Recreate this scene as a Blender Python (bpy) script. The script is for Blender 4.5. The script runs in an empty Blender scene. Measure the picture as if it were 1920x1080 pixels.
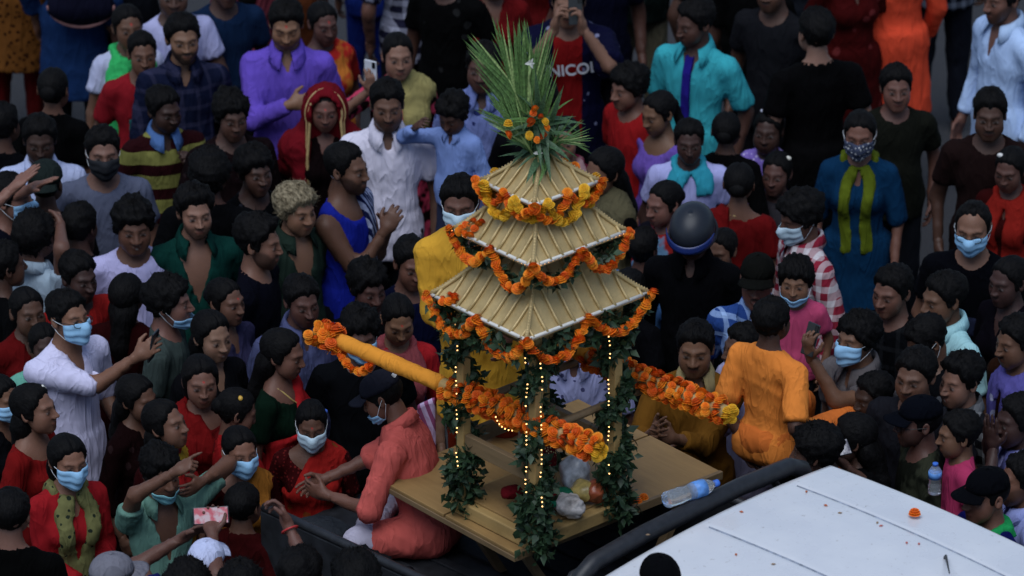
import bpy, math, random
import numpy as np
from mathutils import Vector, Matrix

# ------------------------------------------------------------------ camera, sky, sun, exposure
S = bpy.context.scene
COL = S.collection
F = 10400.0
PITCH = math.radians(25.0)
DIST = 26.0
CAM = np.array([0.0, -DIST * math.cos(PITCH), 1.5 + DIST * math.sin(PITCH)])
cam_d = bpy.data.cameras.new('camera')
cam_d.sensor_width = 36.0
cam_d.lens = F / 1920.0 * 36.0
cam_d.clip_start = 0.5
cam_d.clip_end = 2000.0
cam_d.dof.use_dof = True
cam_d.dof.focus_distance = 24.7
cam_d.dof.aperture_fstop = 2.8
cam = bpy.data.objects.new('camera', cam_d)
COL.objects.link(cam)
cam.location = CAM.tolist()
cam.rotation_euler = (math.pi / 2 - PITCH, 0, 0)
S.camera = cam

SUN_EL, SUN_AZ = math.radians(66), math.radians(200)
W = bpy.data.worlds.new('World')
S.world = W
W.use_nodes = True
wn = W.node_tree
sky = wn.nodes.new('ShaderNodeTexSky')
sky.sky_type = 'NISHITA'
sky.sun_disc = False
sky.sun_elevation = SUN_EL
sky.sun_rotation = SUN_AZ
sky.air_density = 1.0
sky.dust_density = 1.0
wn.links.new(sky.outputs[0], wn.nodes['Background'].inputs[0])
wn.nodes['Background'].inputs[1].default_value = 0.07
sd = bpy.data.lights.new('sun', 'SUN')
sd.energy = 1.5
sd.angle = math.radians(50)
sd.color = (0.87, 0.93, 1.0)
sun = bpy.data.objects.new('sun', sd)
COL.objects.link(sun)
sun.rotation_euler = (math.pi / 2 - SUN_EL, 0, math.pi - SUN_AZ)
S.view_settings.view_transform = 'Standard'
S.view_settings.look = 'None'
S.view_settings.gamma = 1.0
S.view_settings.exposure = 0.60

# ------------------------------------------------------------------ pixel helpers (1920 x 1080 photo)
_fw = np.array([0, math.cos(PITCH), -math.sin(PITCH)])
_up = np.array([0, math.sin(PITCH), math.cos(PITCH)])
_rt = np.array([1.0, 0, 0])
def ray(px, py):
    return _fw + _rt * (px - 960) / F - _up * (py - 540) / F
def at(px, py, z):
    d = ray(px, py); return CAM + d * (z - CAM[2]) / d[2]
def aty(px, py, y):
    d = ray(px, py); return CAM + d * (y - CAM[1]) / d[1]

# ------------------------------------------------------------------ materials
def lin(v):
    v = v / 255.0
    return v / 12.92 if v <= .04045 else ((v + .055) / 1.055) ** 2.4
def alb(c, g=1.25):
    # colour as seen in the dim photograph -> albedo
    a = [(lin(v) ** 1.27) * g * 1.06 * w for v, w in zip(c, (.96, .98, .90))]
    y = .3 * a[0] + .6 * a[1] + .1 * a[2]
    if a[0] > 3 * max(a[1], a[2]): a = [v * .72 for v in a]      # deep dyed reds
    return tuple(min(.78, v * .93 + y * .07) for v in a)
_mats = {}
class NT:
    def __init__(s, name, rough=.8, spec=.3):
        s.m = bpy.data.materials.new(name); s.m.use_nodes = True
        s.t = s.m.node_tree; s.b = s.t.nodes['Principled BSDF']
        s.b.inputs['Roughness'].default_value = rough
        s.b.inputs['Specular IOR Level'].default_value = spec
    def n(s, k, **kw):
        x = s.t.nodes.new('ShaderNode' + k)
        for a, v in kw.items(): setattr(x, a, v)
        return x
    def l(s, a, b): s.t.links.new(a, b)
    def math(s, op, a, b=None, c=None):
        x = s.n('Math', operation=op)
        for i, v in enumerate((a, b, c)):
            if v is None: continue
            if isinstance(v, (int, float)): x.inputs[i].default_value = v
            else: s.l(v, x.inputs[i])
        return x.outputs[0]
    def mix(s, f, a, b):
        x = s.n('Mix', data_type='RGBA')
        for sock, v in ((x.inputs[0], f), (x.inputs[6], a), (x.inputs[7], b)):
            if isinstance(v, (int, float)): sock.default_value = v
            elif isinstance(v, tuple): sock.default_value = (*v[:3], 1)
            else: s.l(v, sock)
        return x.outputs[2]
    def obj(s, off=(0, 0, 0)):
        c = s.n('TexCoord').outputs['Object']
        if any(off):
            m = s.n('Mapping'); m.inputs['Location'].default_value = off; s.l(c, m.inputs[0]); c = m.outputs[0]
        return c
    def noise(s, vec, scale, detail=3, rough=.55):
        x = s.n('TexNoise'); x.inputs['Scale'].default_value = scale; x.inputs['Detail'].default_value = detail
        x.inputs['Roughness'].default_value = rough
        if vec is not None: s.l(vec, x.inputs['Vector'])
        return x.outputs['Fac']
    def ramp(s, f, a, b, ca=(0, 0, 0), cb=(1, 1, 1)):
        x = s.n('ValToRGB'); e = x.color_ramp.elements
        e[0].position = a; e[1].position = b; e[0].color = (*ca, 1); e[1].color = (*cb, 1)
        s.l(f, x.inputs[0]); return x.outputs[0]
    def col(s, v):
        if isinstance(v, tuple): s.b.inputs['Base Color'].default_value = (*v[:3], 1)
        else: s.l(v, s.b.inputs['Base Color'])
    def bump(s, h, dist=.005, st=1.0):
        x = s.n('Bump'); x.inputs['Distance'].default_value = dist; x.inputs['Strength'].default_value = st
        s.l(h, x.inputs['Height']); s.l(x.outputs[0], s.b.inputs['Normal'])

def plain(name, c, rough=.6, spec=.3, var=.25, scale=20, bump=.0, metal=0.0):
    if name in _mats: return _mats[name]
    k = NT(name, rough, spec)
    v = k.noise(k.obj(), scale, 4)
    a = tuple(x * (1 - var) for x in c); b = tuple(min(.85, x * (1 + var)) for x in c)
    k.col(k.ramp(v, .3, .7, a, b))
    k.b.inputs['Metallic'].default_value = metal
    if bump: k.bump(v, bump)
    _mats[name] = k.m
    return k.m

def cloth(c, pat=None, c2=None, sc=1.0, seed=0):
    """woven cloth; c, c2 are albedos"""
    key = ('cloth', tuple(round(x, 3) for x in c), pat, None if c2 is None else tuple(round(x, 3) for x in c2), sc, seed % 3)
    if key in _mats: return _mats[key]
    k = NT('cloth', .92, .06)
    o = k.obj((seed * 1.37 % 5, seed * .7 % 3, seed * 2.1 % 4))
    sep = k.n('SeparateXYZ'); k.l(o, sep.inputs[0])
    x, y, z = sep.outputs
    big = k.noise(o, 5, 3)
    wear = k.ramp(big, .3, .75, tuple(v * .86 for v in c), tuple(min(.82, v * 1.08) for v in c))
    out = wear
    if pat in ('check', 'plaid'):
        fr = 34 / sc
        sx = k.math('SINE', k.math('MULTIPLY', k.math('ADD', x, k.math('MULTIPLY', y, .6)), fr * 2))
        sz = k.math('SINE', k.math('MULTIPLY', z, fr * 2))
        if pat == 'check':
            f = k.math('MULTIPLY', k.math('ADD', k.math('GREATER_THAN', sx, .15), k.math('GREATER_THAN', sz, .15)), .5)
        else:
            f = k.math('MULTIPLY', k.math('ADD', k.math('GREATER_THAN', sx, .72), k.math('GREATER_THAN', sz, .72)), .6)
        out = k.mix(f, wear, c2)
    elif pat == 'bands':
        f = k.math('GREATER_THAN', k.math('SINE', k.math('MULTIPLY', z, 2 * math.pi / (.13 * sc))), .15)
        out = k.mix(f, wear, c2)
    elif pat == 'vstripe':
        f = k.math('GREATER_THAN', k.math('SINE', k.math('MULTIPLY', k.math('ADD', x, k.math('MULTIPLY', z, .35)), 2 * math.pi / (.03 * sc))), .1)
        out = k.mix(f, wear, c2)
    elif pat == 'dots':
        v = k.n('TexVoronoi'); v.inputs['Scale'].default_value = 26 / sc; k.l(o, v.inputs[0])
        f = k.math('LESS_THAN', v.outputs['Distance'], .3)
        out = k.mix(f, wear, c2)
    elif pat == 'floral':
        n1 = k.noise(o, 16 / sc, 2)
        v = k.n('TexVoronoi'); v.inputs['Scale'].default_value = 11 / sc; k.l(o, v.inputs[0])
        f = k.math('LESS_THAN', k.math('ADD', v.outputs['Distance'], k.math('MULTIPLY', n1, .5)), .45)
        out = k.mix(f, wear, c2)
    elif pat == 'patch':
        f = k.ramp(k.noise(o, 9 / sc, 2), .46, .54)
        out = k.mix(f, wear, c2)
    k.col(out)
    hs_ = []
    for rot, scl in (((.3, .5, .2), (1.5, 1.5, .5)), ((-.4, -.7, .9), (1.6, 1.2, .5))):
        mp = k.n('Mapping'); mp.inputs['Scale'].default_value = scl; mp.inputs['Rotation'].default_value = rot; k.l(o, mp.inputs[0])
        nz = k.n('TexNoise'); nz.inputs['Scale'].default_value = 7; nz.inputs['Detail'].default_value = 2; nz.inputs['Distortion'].default_value = .8
        k.l(mp.outputs[0], nz.inputs['Vector'])
        a_ = k.math('ABSOLUTE', k.math('SUBTRACT', k.math('MULTIPLY', nz.outputs['Fac'], 2), 1))
        hs_.append(k.math('POWER', k.math('SUBTRACT', 1, a_), 4))
    k.bump(k.math("ADD", hs_[0], hs_[1]), .0075, .7)
    _mats[key] = k.m
    return k.m

def skin_mat():
    if 'skin' in _mats: return _mats['skin']
    k = NT('skin', .52, .32)
    a = k.n('Attribute', attribute_name='Col')
    o = k.obj()
    n = k.noise(o, 60, 4)
    m = k.mix(k.math('MULTIPLY', n, .3), a.outputs['Color'], (.07, .034, .024))
    k.col(m)
    k.b.inputs['Subsurface Weight'].default_value = .05
    k.b.inputs['Subsurface Radius'].default_value = (.01, .004, .002)
    k.bump(k.noise(o, 160, 3), .0012)
    _mats['skin'] = k.m
    return k.m

def hair_mat(c=(.0028, .0025, .0025), c2=None):
    key = ('hair', c)
    if key in _mats: return _mats[key]
    k = NT('hair', .68, .10)
    mp = k.n('Mapping'); mp.inputs['Scale'].default_value = (1, .35, .35); k.l(k.obj(), mp.inputs[0])
    n = k.noise(mp.outputs[0], 120, 4)
    k.col(k.ramp(n, .35, .65, c, c2 or tuple(v * 2.4 for v in c)))
    k.bump(n, .006, 1)
    _mats[key] = k.m
    return k.m

# ------------------------------------------------------------------ mesh helpers
def mesh_from(name, V, Q, T=None, smooth=True, mats=(), midx=None, colors=None):
    V = np.asarray(V, np.float32).reshape(-1, 3)
    Q = np.asarray(Q, np.int32).reshape(-1, 4) if Q is not None and len(Q) else np.zeros((0, 4), np.int32)
    T = np.asarray(T, np.int32).reshape(-1, 3) if T is not None and len(T) else np.zeros((0, 3), np.int32)
    me = bpy.data.meshes.new(name)
    me.vertices.add(len(V)); me.vertices.foreach_set('co', V.ravel())
    nl = Q.size + T.size
    me.loops.add(nl); me.loops.foreach_set('vertex_index', np.concatenate([Q.ravel(), T.ravel()]))
    npoly = len(Q) + len(T)
    me.polygons.add(npoly)
    st = np.concatenate([np.arange(len(Q)) * 4, len(Q) * 4 + np.arange(len(T)) * 3]).astype(np.int32)
    me.polygons.foreach_set('loop_start', st)
    if smooth: me.polygons.foreach_set('use_smooth', np.ones(npoly, bool))
    for m in mats: me.materials.append(m)
    if midx is not None: me.polygons.foreach_set('material_index', np.asarray(midx, np.int32))
    if colors is not None:
        ca = me.color_attributes.new('Col', 'FLOAT_COLOR', 'POINT')
        c4 = np.ones((len(V), 4), np.float32); c4[:, :3] = colors
        ca.data.foreach_set('color', c4.ravel())
    me.update(calc_edges=True)
    return me

def link(name, me, parent=None, loc=None, rz=None):
    o = bpy.data.objects.new(name, me)
    COL.objects.link(o)
    if parent is not None: o.parent = parent
    if loc is not None: o.location = [float(v) for v in loc]
    if rz is not None: o.rotation_euler = (0, 0, rz)
    return o
def tag(o, label, cat, group=None):
    o['label'] = label; o['category'] = cat
    if group: o['group'] = group
    return o
def empty(name, loc, rz=0):
    return link(name, None, None, loc, rz)

class MB:
    """collects simple solids into one mesh"""
    def __init__(s): s.V = []; s.F = []
    def add(s, V, Fc):
        b = len(s.V); s.V += [tuple(map(float, v)) for v in V]; s.F += [tuple(i + b for i in f) for f in Fc]; return s
    def box(s, c, d, R=None):
        c = np.array(c, float); h = np.array(d, float) / 2
        P = np.array([[x, y, z] for x in (-1, 1) for y in (-1, 1) for z in (-1, 1)]) * h
        if R is not None: P = P @ np.array(R).T
        return s.add(P + c, [(0, 1, 3, 2), (4, 6, 7, 5), (0, 4, 5, 1), (2, 3, 7, 6), (0, 2, 6, 4), (1, 5, 7, 3)])
    def hexa(s, P):   # 4 bottom (ccw) + 4 top
        return s.add(P, [(3, 2, 1, 0), (4, 5, 6, 7), (0, 1, 5, 4), (1, 2, 6, 5), (2, 3, 7, 6), (3, 0, 4, 7)])
    def tube(s, pts, r, n=8, cap=True):
        pts = np.array(pts, float); m = len(pts); rr = np.broadcast_to(np.array(r, float), (m,))
        T = np.gradient(pts, axis=0); T /= np.linalg.norm(T, axis=1)[:, None] + 1e-9
        a = np.array([0, 0, 1.]) if abs(T[0][2]) < .9 else np.array([1., 0, 0])
        N = a - T[0] * (a @ T[0]); N /= np.linalg.norm(N)
        V = []
        for i in range(m):
            N = N - T[i] * (N @ T[i]); N /= np.linalg.norm(N) + 1e-9
            B = np.cross(T[i], N)
            for k in range(n):
                t = 2 * math.pi * k / n
                V.append(pts[i] + rr[i] * (math.cos(t) * N + math.sin(t) * B))
        Fc = [(i * n + k, i * n + (k + 1) % n, (i + 1) * n + (k + 1) % n, (i + 1) * n + k) for i in range(m - 1) for k in range(n)]
        if cap: Fc += [tuple(range(n - 1, -1, -1)), tuple((m - 1) * n + k for k in range(n))]
        return s.add(V, Fc)
    def lathe(s, prof, n=16, c=(0, 0, 0), R=None):
        V = []
        for r, z in prof:
            for k in range(n):
                t = 2 * math.pi * k / n; V.append((r * math.cos(t), r * math.sin(t), z))
        V = np.array(V)
        if R is not None: V = V @ np.array(R).T
        V = V + np.array(c)
        m = len(prof)
        Fc = [(i * n + k, i * n + (k + 1) % n, (i + 1) * n + (k + 1) % n, (i + 1) * n + k) for i in range(m - 1) for k in range(n)]
        Fc += [tuple(range(n - 1, -1, -1)), tuple((m - 1) * n + k for k in range(n))]
        return s.add(V, Fc)
    def mesh(s, name, mat, smooth=False):
        me = bpy.data.meshes.new(name); me.from_pydata(s.V, [], s.F)
        if smooth: me.polygons.foreach_set('use_smooth', [True] * len(me.polygons))
        if mat: me.materials.append(mat)
        me.update(); return me
    def build(s, name, mat, parent=None, smooth=False, bevel=0):
        o = link(name, s.mesh(name, mat, smooth), parent)
        if bevel:
            b = o.modifiers.new('bevel', 'BEVEL'); b.width = bevel; b.segments = 2; b.limit_method = 'ANGLE'
        return o

# ------------------------------------------------------------------ signed distance field -> mesh
class Field:
    def __init__(s, h): s.h = h; s.pr = []; s.cut = []
    def cone(s, a, b, ra, rb, k=.03, inf=0.0, flat=False):
        a = np.array(a, float); b = np.array(b, float); ra += inf; rb += inf
        lo = np.minimum(a - ra, b - rb); hi = np.maximum(a + ra, b + rb)
        def f(X, Y, Z):
            ba = b - a; L = ba @ ba + 1e-12
            x, y, z = X - a[0], Y - a[1], Z - a[2]
            tt = (x * ba[0] + y * ba[1] + z * ba[2]) / L
            t = np.clip(tt, 0, 1)
            d = np.sqrt((x - t * ba[0]) ** 2 + (y - t * ba[1]) ** 2 + (z - t * ba[2]) ** 2) - (ra + t * (rb - ra))
            return np.maximum(d, (tt - 1) * math.sqrt(L)) if flat else d
        s.pr.append((f, lo, hi, k)); return s
    def ell(s, c, r, R=None, k=.05, inf=0.0):
        c = np.array(c, float); r = np.array(r, float) + inf
        R = np.eye(3) if R is None else R
        ext = np.sqrt(((R * r) ** 2).sum(1))
        def f(X, Y, Z):
            x, y, z = X - c[0], Y - c[1], Z - c[2]
            q = [(R[0, i] * x + R[1, i] * y + R[2, i] * z) for i in range(3)]
            k0 = np.sqrt((q[0] / r[0]) ** 2 + (q[1] / r[1]) ** 2 + (q[2] / r[2]) ** 2)
            k1 = np.sqrt((q[0] / r[0] ** 2) ** 2 + (q[1] / r[1] ** 2) ** 2 + (q[2] / r[2] ** 2) ** 2) + 1e-6
            return k0 * (k0 - 1) / k1
        s.pr.append((f, c - ext, c + ext, k)); return s
    def frustum(s, c0, c1, r0, r1, k=.04):
        """elliptic frustum between two horizontal rings, r = (rx, ry)"""
        c0 = np.array(c0, float); c1 = np.array(c1, float)
        lo = np.minimum(c0, c1) - np.array([max(r0[0], r1[0]), max(r0[1], r1[1]), 0]); hi = np.maximum(c0, c1) + np.array([max(r0[0], r1[0]), max(r0[1], r1[1]), 0])
        def f(X, Y, Z):
            t = np.clip((Z - c0[2]) / (c1[2] - c0[2]), 0, 1)
            cx = c0[0] + t * (c1[0] - c0[0]); cy = c0[1] + t * (c1[1] - c0[1])
            rx = r0[0] + t * (r1[0] - r0[0]); ry = r0[1] + t * (r1[1] - r0[1])
            q = np.sqrt(((X - cx) / rx) ** 2 + ((Y - cy) / ry) ** 2)
            d = (q - 1) * np.minimum(rx, ry)
            za, zb = min(c0[2], c1[2]), max(c0[2], c1[2])
            return np.maximum(d, np.maximum(za - Z, Z - zb))
        s.pr.append((f, lo, hi, k)); return s
    def sub(s, f): s.cut.append(f); return s      # f<0 is removed
    def eval(s):
        h = s.h
        lo = np.min([p[1] for p in s.pr], 0) - 2 * h; hi = np.max([p[2] for p in s.pr], 0) + 2 * h
        n = np.ceil((hi - lo) / h).astype(int) + 1
        ax = [(lo[i] + h * np.arange(n[i])).astype(np.float32) for i in range(3)]
        val = np.full(n, 1.0, np.float32)
        for f, a, b, k in s.pr:
            m = k + 2 * h
            i0 = np.maximum(0, np.floor((a - m - lo) / h).astype(int)); i1 = np.minimum(n, np.ceil((b + m - lo) / h).astype(int) + 1)
            if np.any(i1 <= i0): continue
            sl = tuple(slice(i0[i], i1[i]) for i in range(3))
            d = f(ax[0][sl[0]][:, None, None], ax[1][sl[1]][None, :, None], ax[2][sl[2]][None, None, :]).astype(np.float32)
            v = val[sl]
            w = np.clip(.5 + .5 * (d - v) / k, 0, 1)
            val[sl] = d * (1 - w) + v * w - k * w * (1 - w)
        for f in s.cut:
            val = np.maximum(val, -f(ax[0][:, None, None], ax[1][None, :, None], ax[2][None, None, :]).astype(np.float32))
        return val, lo, h
    def mesh(s):
        return snet(*s.eval())

_C = np.array([[i, j, k] for i in (0, 1) for j in (0, 1) for k in (0, 1)])
_E = [(a, b) for a in range(8) for b in range(a + 1, 8) if np.abs(_C[a] - _C[b]).sum() == 1]
def snet(val, lo, h):
    sg = val < 0
    n = np.array(val.shape)
    cnt = np.zeros(n - 1, np.int8)
    for c in _C:
        cnt += sg[c[0]:n[0] - 1 + c[0], c[1]:n[1] - 1 + c[1], c[2]:n[2] - 1 + c[2]]
    idx = np.argwhere((cnt > 0) & (cnt < 8))
    if len(idx) == 0: return np.zeros((0, 3)), np.zeros((0, 4), int)
    cv = np.stack([val[idx[:, 0] + c[0], idx[:, 1] + c[1], idx[:, 2] + c[2]] for c in _C], 1)
    acc = np.zeros((len(idx), 3)); w = np.zeros(len(idx))
    for a, b in _E:
        va, vb = cv[:, a], cv[:, b]
        m = (va < 0) != (vb < 0)
        t = np.where(m, va / np.where(m, va - vb, 1), 0)
        acc += (m[:, None]) * (_C[a] + (_C[b] - _C[a]) * t[:, None]); w += m
    V = lo + h * (idx + acc / w[:, None])
    idm = np.full(n - 1, -1, np.int32); idm[tuple(idx.T)] = np.arange(len(idx))
    Q = []
    for axn in range(3):
        o1, o2 = [(1, 2), (2, 0), (0, 1)][axn]
        s0 = [slice(1, -1)] * 3; s1 = [slice(1, -1)] * 3
        s0[axn] = slice(0, -1); s1[axn] = slice(1, None)
        A, B = sg[tuple(s0)], sg[tuple(s1)]
        e = np.argwhere(A != B)
        if len(e) == 0: continue
        g = e.copy(); g[:, o1] += 1; g[:, o2] += 1
        def cell(d1, d2):
            q = g.copy(); q[:, o1] -= d1; q[:, o2] -= d2
            return idm[tuple(q.T)]
        q = np.stack([cell(1, 1), cell(0, 1), cell(0, 0), cell(1, 0)], 1)
        fl = ~A[tuple(e.T)]
        q[fl] = q[fl][:, ::-1]
        Q.append(q)
    return V, np.concatenate(Q)

def vnormals(V, Q):
    fn = np.cross(V[Q[:, 2]] - V[Q[:, 0]], V[Q[:, 3]] - V[Q[:, 1]])
    N = np.zeros_like(V)
    for i in range(4):
        for a in range(3): N[:, a] += np.bincount(Q[:, i], fn[:, a], len(V))
    return N / (np.linalg.norm(N, axis=1)[:, None] + 1e-9)

def folds(V, Q, rng, amp, wl=.07, vert=.5):
    """outward creases along random directions; vert -> how much the creases hang vertically"""
    N = vnormals(V, Q)
    d = np.zeros(len(V))
    for i in range(5):
        u = rng.normal(size=3); u[2] *= (1 - vert) * 1.2
        u /= np.linalg.norm(u)
        e = rng.normal(size=3); e /= np.linalg.norm(e)
        om = 2 * math.pi / (wl * rng.uniform(.8, 2.0))
        ph = V @ u * om / 2 + rng.uniform(0, 6) + 1.3 * np.sin(V @ e * rng.uniform(8, 16) + rng.uniform(0, 6))
        gate = .5 + .5 * np.sin(V @ rng.normal(size=3) * 7 + rng.uniform(0, 6))
        d += (1 - np.abs(np.sin(ph))) ** 2.2 * gate * rng.uniform(.5, 1)
    return V + N * (amp * d / 1.6)[:, None]

def Rx(a): c, s = math.cos(a), math.sin(a); return np.array([[1, 0, 0], [0, c, -s], [0, s, c]])
def Ry(a): c, s = math.cos(a), math.sin(a); return np.array([[c, 0, s], [0, 1, 0], [-s, 0, c]])
def Rz(a): c, s = math.cos(a), math.sin(a); return np.array([[c, -s, 0], [s, c, 0], [0, 0, 1]])
def sstep(a, b, x):
    t = np.clip((x - a) / (b - a), 0, 1); return t * t * (3 - 2 * t)
# ------------------------------------------------------------------ heads
def _sm(a, b, k):
    w = np.clip(.5 + .5 * (b - a) / k, 0, 1); return b * (1 - w) + a * w - k * w * (1 - w)
def _el(P, c, r):
    q = P - np.array(c); r = np.array(r)
    k0 = np.linalg.norm(q / r, axis=1); k1 = np.linalg.norm(q / r ** 2, axis=1) + 1e-6
    return k0 * (k0 - 1) / k1
def _cp(P, a, b, ra, rb):
    a = np.array(a, float); b = np.array(b, float); ba = b - a
    q = P - a; t = np.clip(q @ ba / (ba @ ba), 0, 1)
    return np.linalg.norm(q - t[:, None] * ba, axis=1) - (ra + t * (rb - ra))

def skull(P, v):
    d = _el(P, (0, .016, .030), (.074, .097, .084))
    d = _sm(d, _el(P, (0, -.026, -.036), (.064 * v['jaw'], .064, .076)), .03)
    d = _sm(d, _cp(P, (-.012, -.066, -.092), (.012, -.066, -.092), .021 * v['chin'], .021 * v['chin']), .03)
    return d
def head_sdf(P, v):
    A = P.copy(); A[:, 0] = np.abs(A[:, 0])
    d = skull(A, v)
    d = _sm(d, _el(A, (.038, -.050, -.022), (.027, .030, .028)), .025)
    d = _sm(d, _el(A, (.034, -.046, -.055), (.026, .030, .028)), .03)
    d = _sm(d, _cp(A, (0, -.080, .024), (.040, -.066, .026), .014, .012), .014)
    sock = np.linalg.norm(A - np.array([.032, -.101, .002]), axis=1) - .0170
    w = np.clip(.5 - .5 * (d + sock) / .012, 0, 1)
    d = d * (1 - w) + (-sock) * w + .012 * w * (1 - w)
    d = _sm(d, np.linalg.norm(A - np.array([.032, -.0735, .002]), axis=1) - .0150, .003)
    nw = v['nose']
    d = _sm(d, _cp(A, (0, -.086, .016), (0, -.107, -.026), .0075 * nw, .0120 * nw), .010)
    d = _sm(d, _el(A, (.0125 * nw, -.100, -.029), (.0095 * nw, .011, .0085)), .006)
    d = _sm(d, _el(A, (0, -.0855, -.0590), (.023, .0105, .0062)), .009)
    d = _sm(d, _el(A, (0, -.0845, -.0690), (.020, .0110, .0072)), .009)
    return d

HC = np.array([0, 0, -.012])
def _raycast(fn, D, r0=.02, r1=.22):
    a = np.full(len(D), r0); b = np.full(len(D), r1)
    for _ in range(17):
        m = (a + b) / 2
        ins = fn(HC + D * m[:, None]) < 0
        a = np.where(ins, m, a); b = np.where(ins, b, m)
    return (a + b) / 2
def sph_grid(nA, nE, wa=.5, we=.2):
    t = np.linspace(-math.pi, math.pi, nA, endpoint=False) + math.pi / nA
    ph = t - wa * np.sin(t)
    e = (np.arange(nE) + .5) / nE * math.pi
    th = e + we * np.sin(2 * e)
    D = np.stack([np.outer(np.sin(th), np.sin(ph)), -np.outer(np.sin(th), np.cos(ph)), np.outer(np.cos(th), np.ones(nA))], -1).reshape(-1, 3)
    Q = []
    for i in range(nE - 1):
        for k in range(nA):
            Q.append((i * nA + k, (i + 1) * nA + k, (i + 1) * nA + (k + 1) % nA, i * nA + (k + 1) % nA))
    return D, np.array(Q)

_heads = {}
NA_ = 48
GD, GQ = sph_grid(NA_, 42)
def head_template(kind):
    if kind in _heads: return _heads[kind]
    V = {'m0': dict(jaw=1.0, chin=1.0, nose=1.0), 'm1': dict(jaw=1.1, chin=1.1, nose=1.15), 'm2': dict(jaw=.93, chin=.95, nose=.95),
         'f0': dict(jaw=.92, chin=.82, nose=.88), 'f1': dict(jaw=1.0, chin=.85, nose=.92), 'k0': dict(jaw=1.04, chin=.72, nose=.78)}[kind]
    r = _raycast(lambda P: head_sdf(P, V), GD)
    P = HC + GD * r[:, None]
    nv = len(P)
    # close the poles
    P = np.concatenate([P, P[:NA_].mean(0)[None], P[-NA_:].mean(0)[None]])
    T = [(k, (k + 1) % NA_, nv) for k in range(NA_)] + [(nv - NA_ + (k + 1) % NA_, nv - NA_ + k, nv + 1) for k in range(NA_)]
    Q = GQ
    # ears: flattened bowls
    for s in (-1, 1):
        b = len(P); ev = []
        nu, nw = 10, 5
        for i in range(nw):
            for k in range(nu):
                a = 2 * math.pi * k / nu
                rr = [.55, 1.0, 1.05, .7, .12][i]; dx = [-.010, .000, .012, .012, .004][i]
                ev.append((s * (.070 + dx + .004 * math.cos(a)), .016 + .016 * rr * math.cos(a) + .004 * math.sin(a), -.002 + .030 * rr * math.sin(a) * (1.0 if math.sin(a) > 0 else .95)))
        P = np.concatenate([P, np.array(ev)])
        q = [(b + i * nu + k, b + i * nu + (k + 1) % nu, b + (i + 1) * nu + (k + 1) % nu, b + (i + 1) * nu + k) for i in range(nw - 1) for k in range(nu)]
        if s < 0: q = [x[::-1] for x in q]
        Q = np.concatenate([Q, np.array(q)])
        T += [tuple((b + 4 * nu + i for i in (0, k, k + 1)))[::(1 if s > 0 else -1)] for k in range(1, nu - 1)]
    _heads[kind] = (P, Q, np.array(T), V)
    return _heads[kind]

def head_colors(P, tone, opt):
    """intrinsic colours of the face: brows, eyes, lips, beard, forehead mark"""
    n = len(P); C = np.tile(np.array(tone), (n, 1)).astype(float)
    x, y, z = np.abs(P[:, 0]), P[:, 1], P[:, 2]
    front = y < -.045
    def blend(m, c):
        nonlocal C
        C = C * (1 - m[:, None]) + np.array(c) * m[:, None]
    # cheeks and lips a little redder
    blend(front * .25 * np.exp(-((x - .04) ** 2 + (z + .02) ** 2) / .0005), (tone[0] * 1.15, tone[1] * .85, tone[2] * .85))
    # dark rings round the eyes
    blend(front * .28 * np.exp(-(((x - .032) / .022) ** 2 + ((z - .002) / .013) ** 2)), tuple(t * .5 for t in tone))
    hairc = opt.get('hairc', (.008, .006, .005))
    br = front * sstep(.0055, .003, np.abs(z - (.0265 - .9 * (x - .034) ** 2 / .04 * .4))) * sstep(.010, .015, x) * sstep(.056, .050, x)
    blend(br * (.62 if opt.get('sex') == 'f' else .82), hairc)
    if not opt.get('closed'):
        e = ((x - .032) / .0145) ** 2 + ((z - .0015) / .0062) ** 2
        blend(front * sstep(1.2, .7, e) * .7, (.17, .15, .14))
        ii = np.hypot(x - .032, z - .002)
        blend(front * sstep(.0090, .0060, ii) * sstep(1.4, .9, e), (.012, .008, .006))
    lid = ((x - .032) / .0165) ** 2 + ((z - .0095) / .0032) ** 2
    blend(front * sstep(1.5, .6, lid) * .75, (.012, .008, .007))
    lip = ((x) / .0235) ** 2 + ((z + .0635) / .0105) ** 2
    blend(front * (y < -.07) * sstep(1.15, .75, lip) * (.75), opt.get('lipc', (tone[0] * .75, tone[1] * .42, tone[2] * .45)))
    blend(front * (y < -.07) * sstep(.0022, .0008, np.abs(z + .0638)) * (x < .022) * .7, (.03, .012, .012))
    if opt.get('smile'):
        t = (x / .017) ** 2 + ((z + .0640 - .4 * x * x / .02) / .0042) ** 2
        blend(front * (y < -.07) * sstep(1.2, .7, t) * .8, (.42, .38, .34))
    if opt.get('must'):
        m = ((x) / .030) ** 2 + ((z + .047 + .25 * x) / .0068) ** 2
        blend((y < -.06) * sstep(1.3, .7, m) * .93, hairc)
    bd = opt.get('beard', 0)
    if bd:
        m = sstep(-.030, -.050, z - .25 * sstep(.05, .075, x) * .12) * (y < .015) * (1 - sstep(1.4, .9, ((x) / .026) ** 2 + ((z + .063) / .012) ** 2))
        m = np.maximum(m, sstep(1.3, .7, (x / .032) ** 2 + ((z + .047) / .008) ** 2) * (y < -.05))
        blend(m * bd, hairc)
    if opt.get('bindi'):
        t = np.hypot(x, z - .042 - (.006 if opt['bindi'] == 2 else 0)); blend(front * sstep(.0085 if opt['bindi'] == 2 else .006, .003, t), (.45, .02, .015))
    return C

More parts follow.
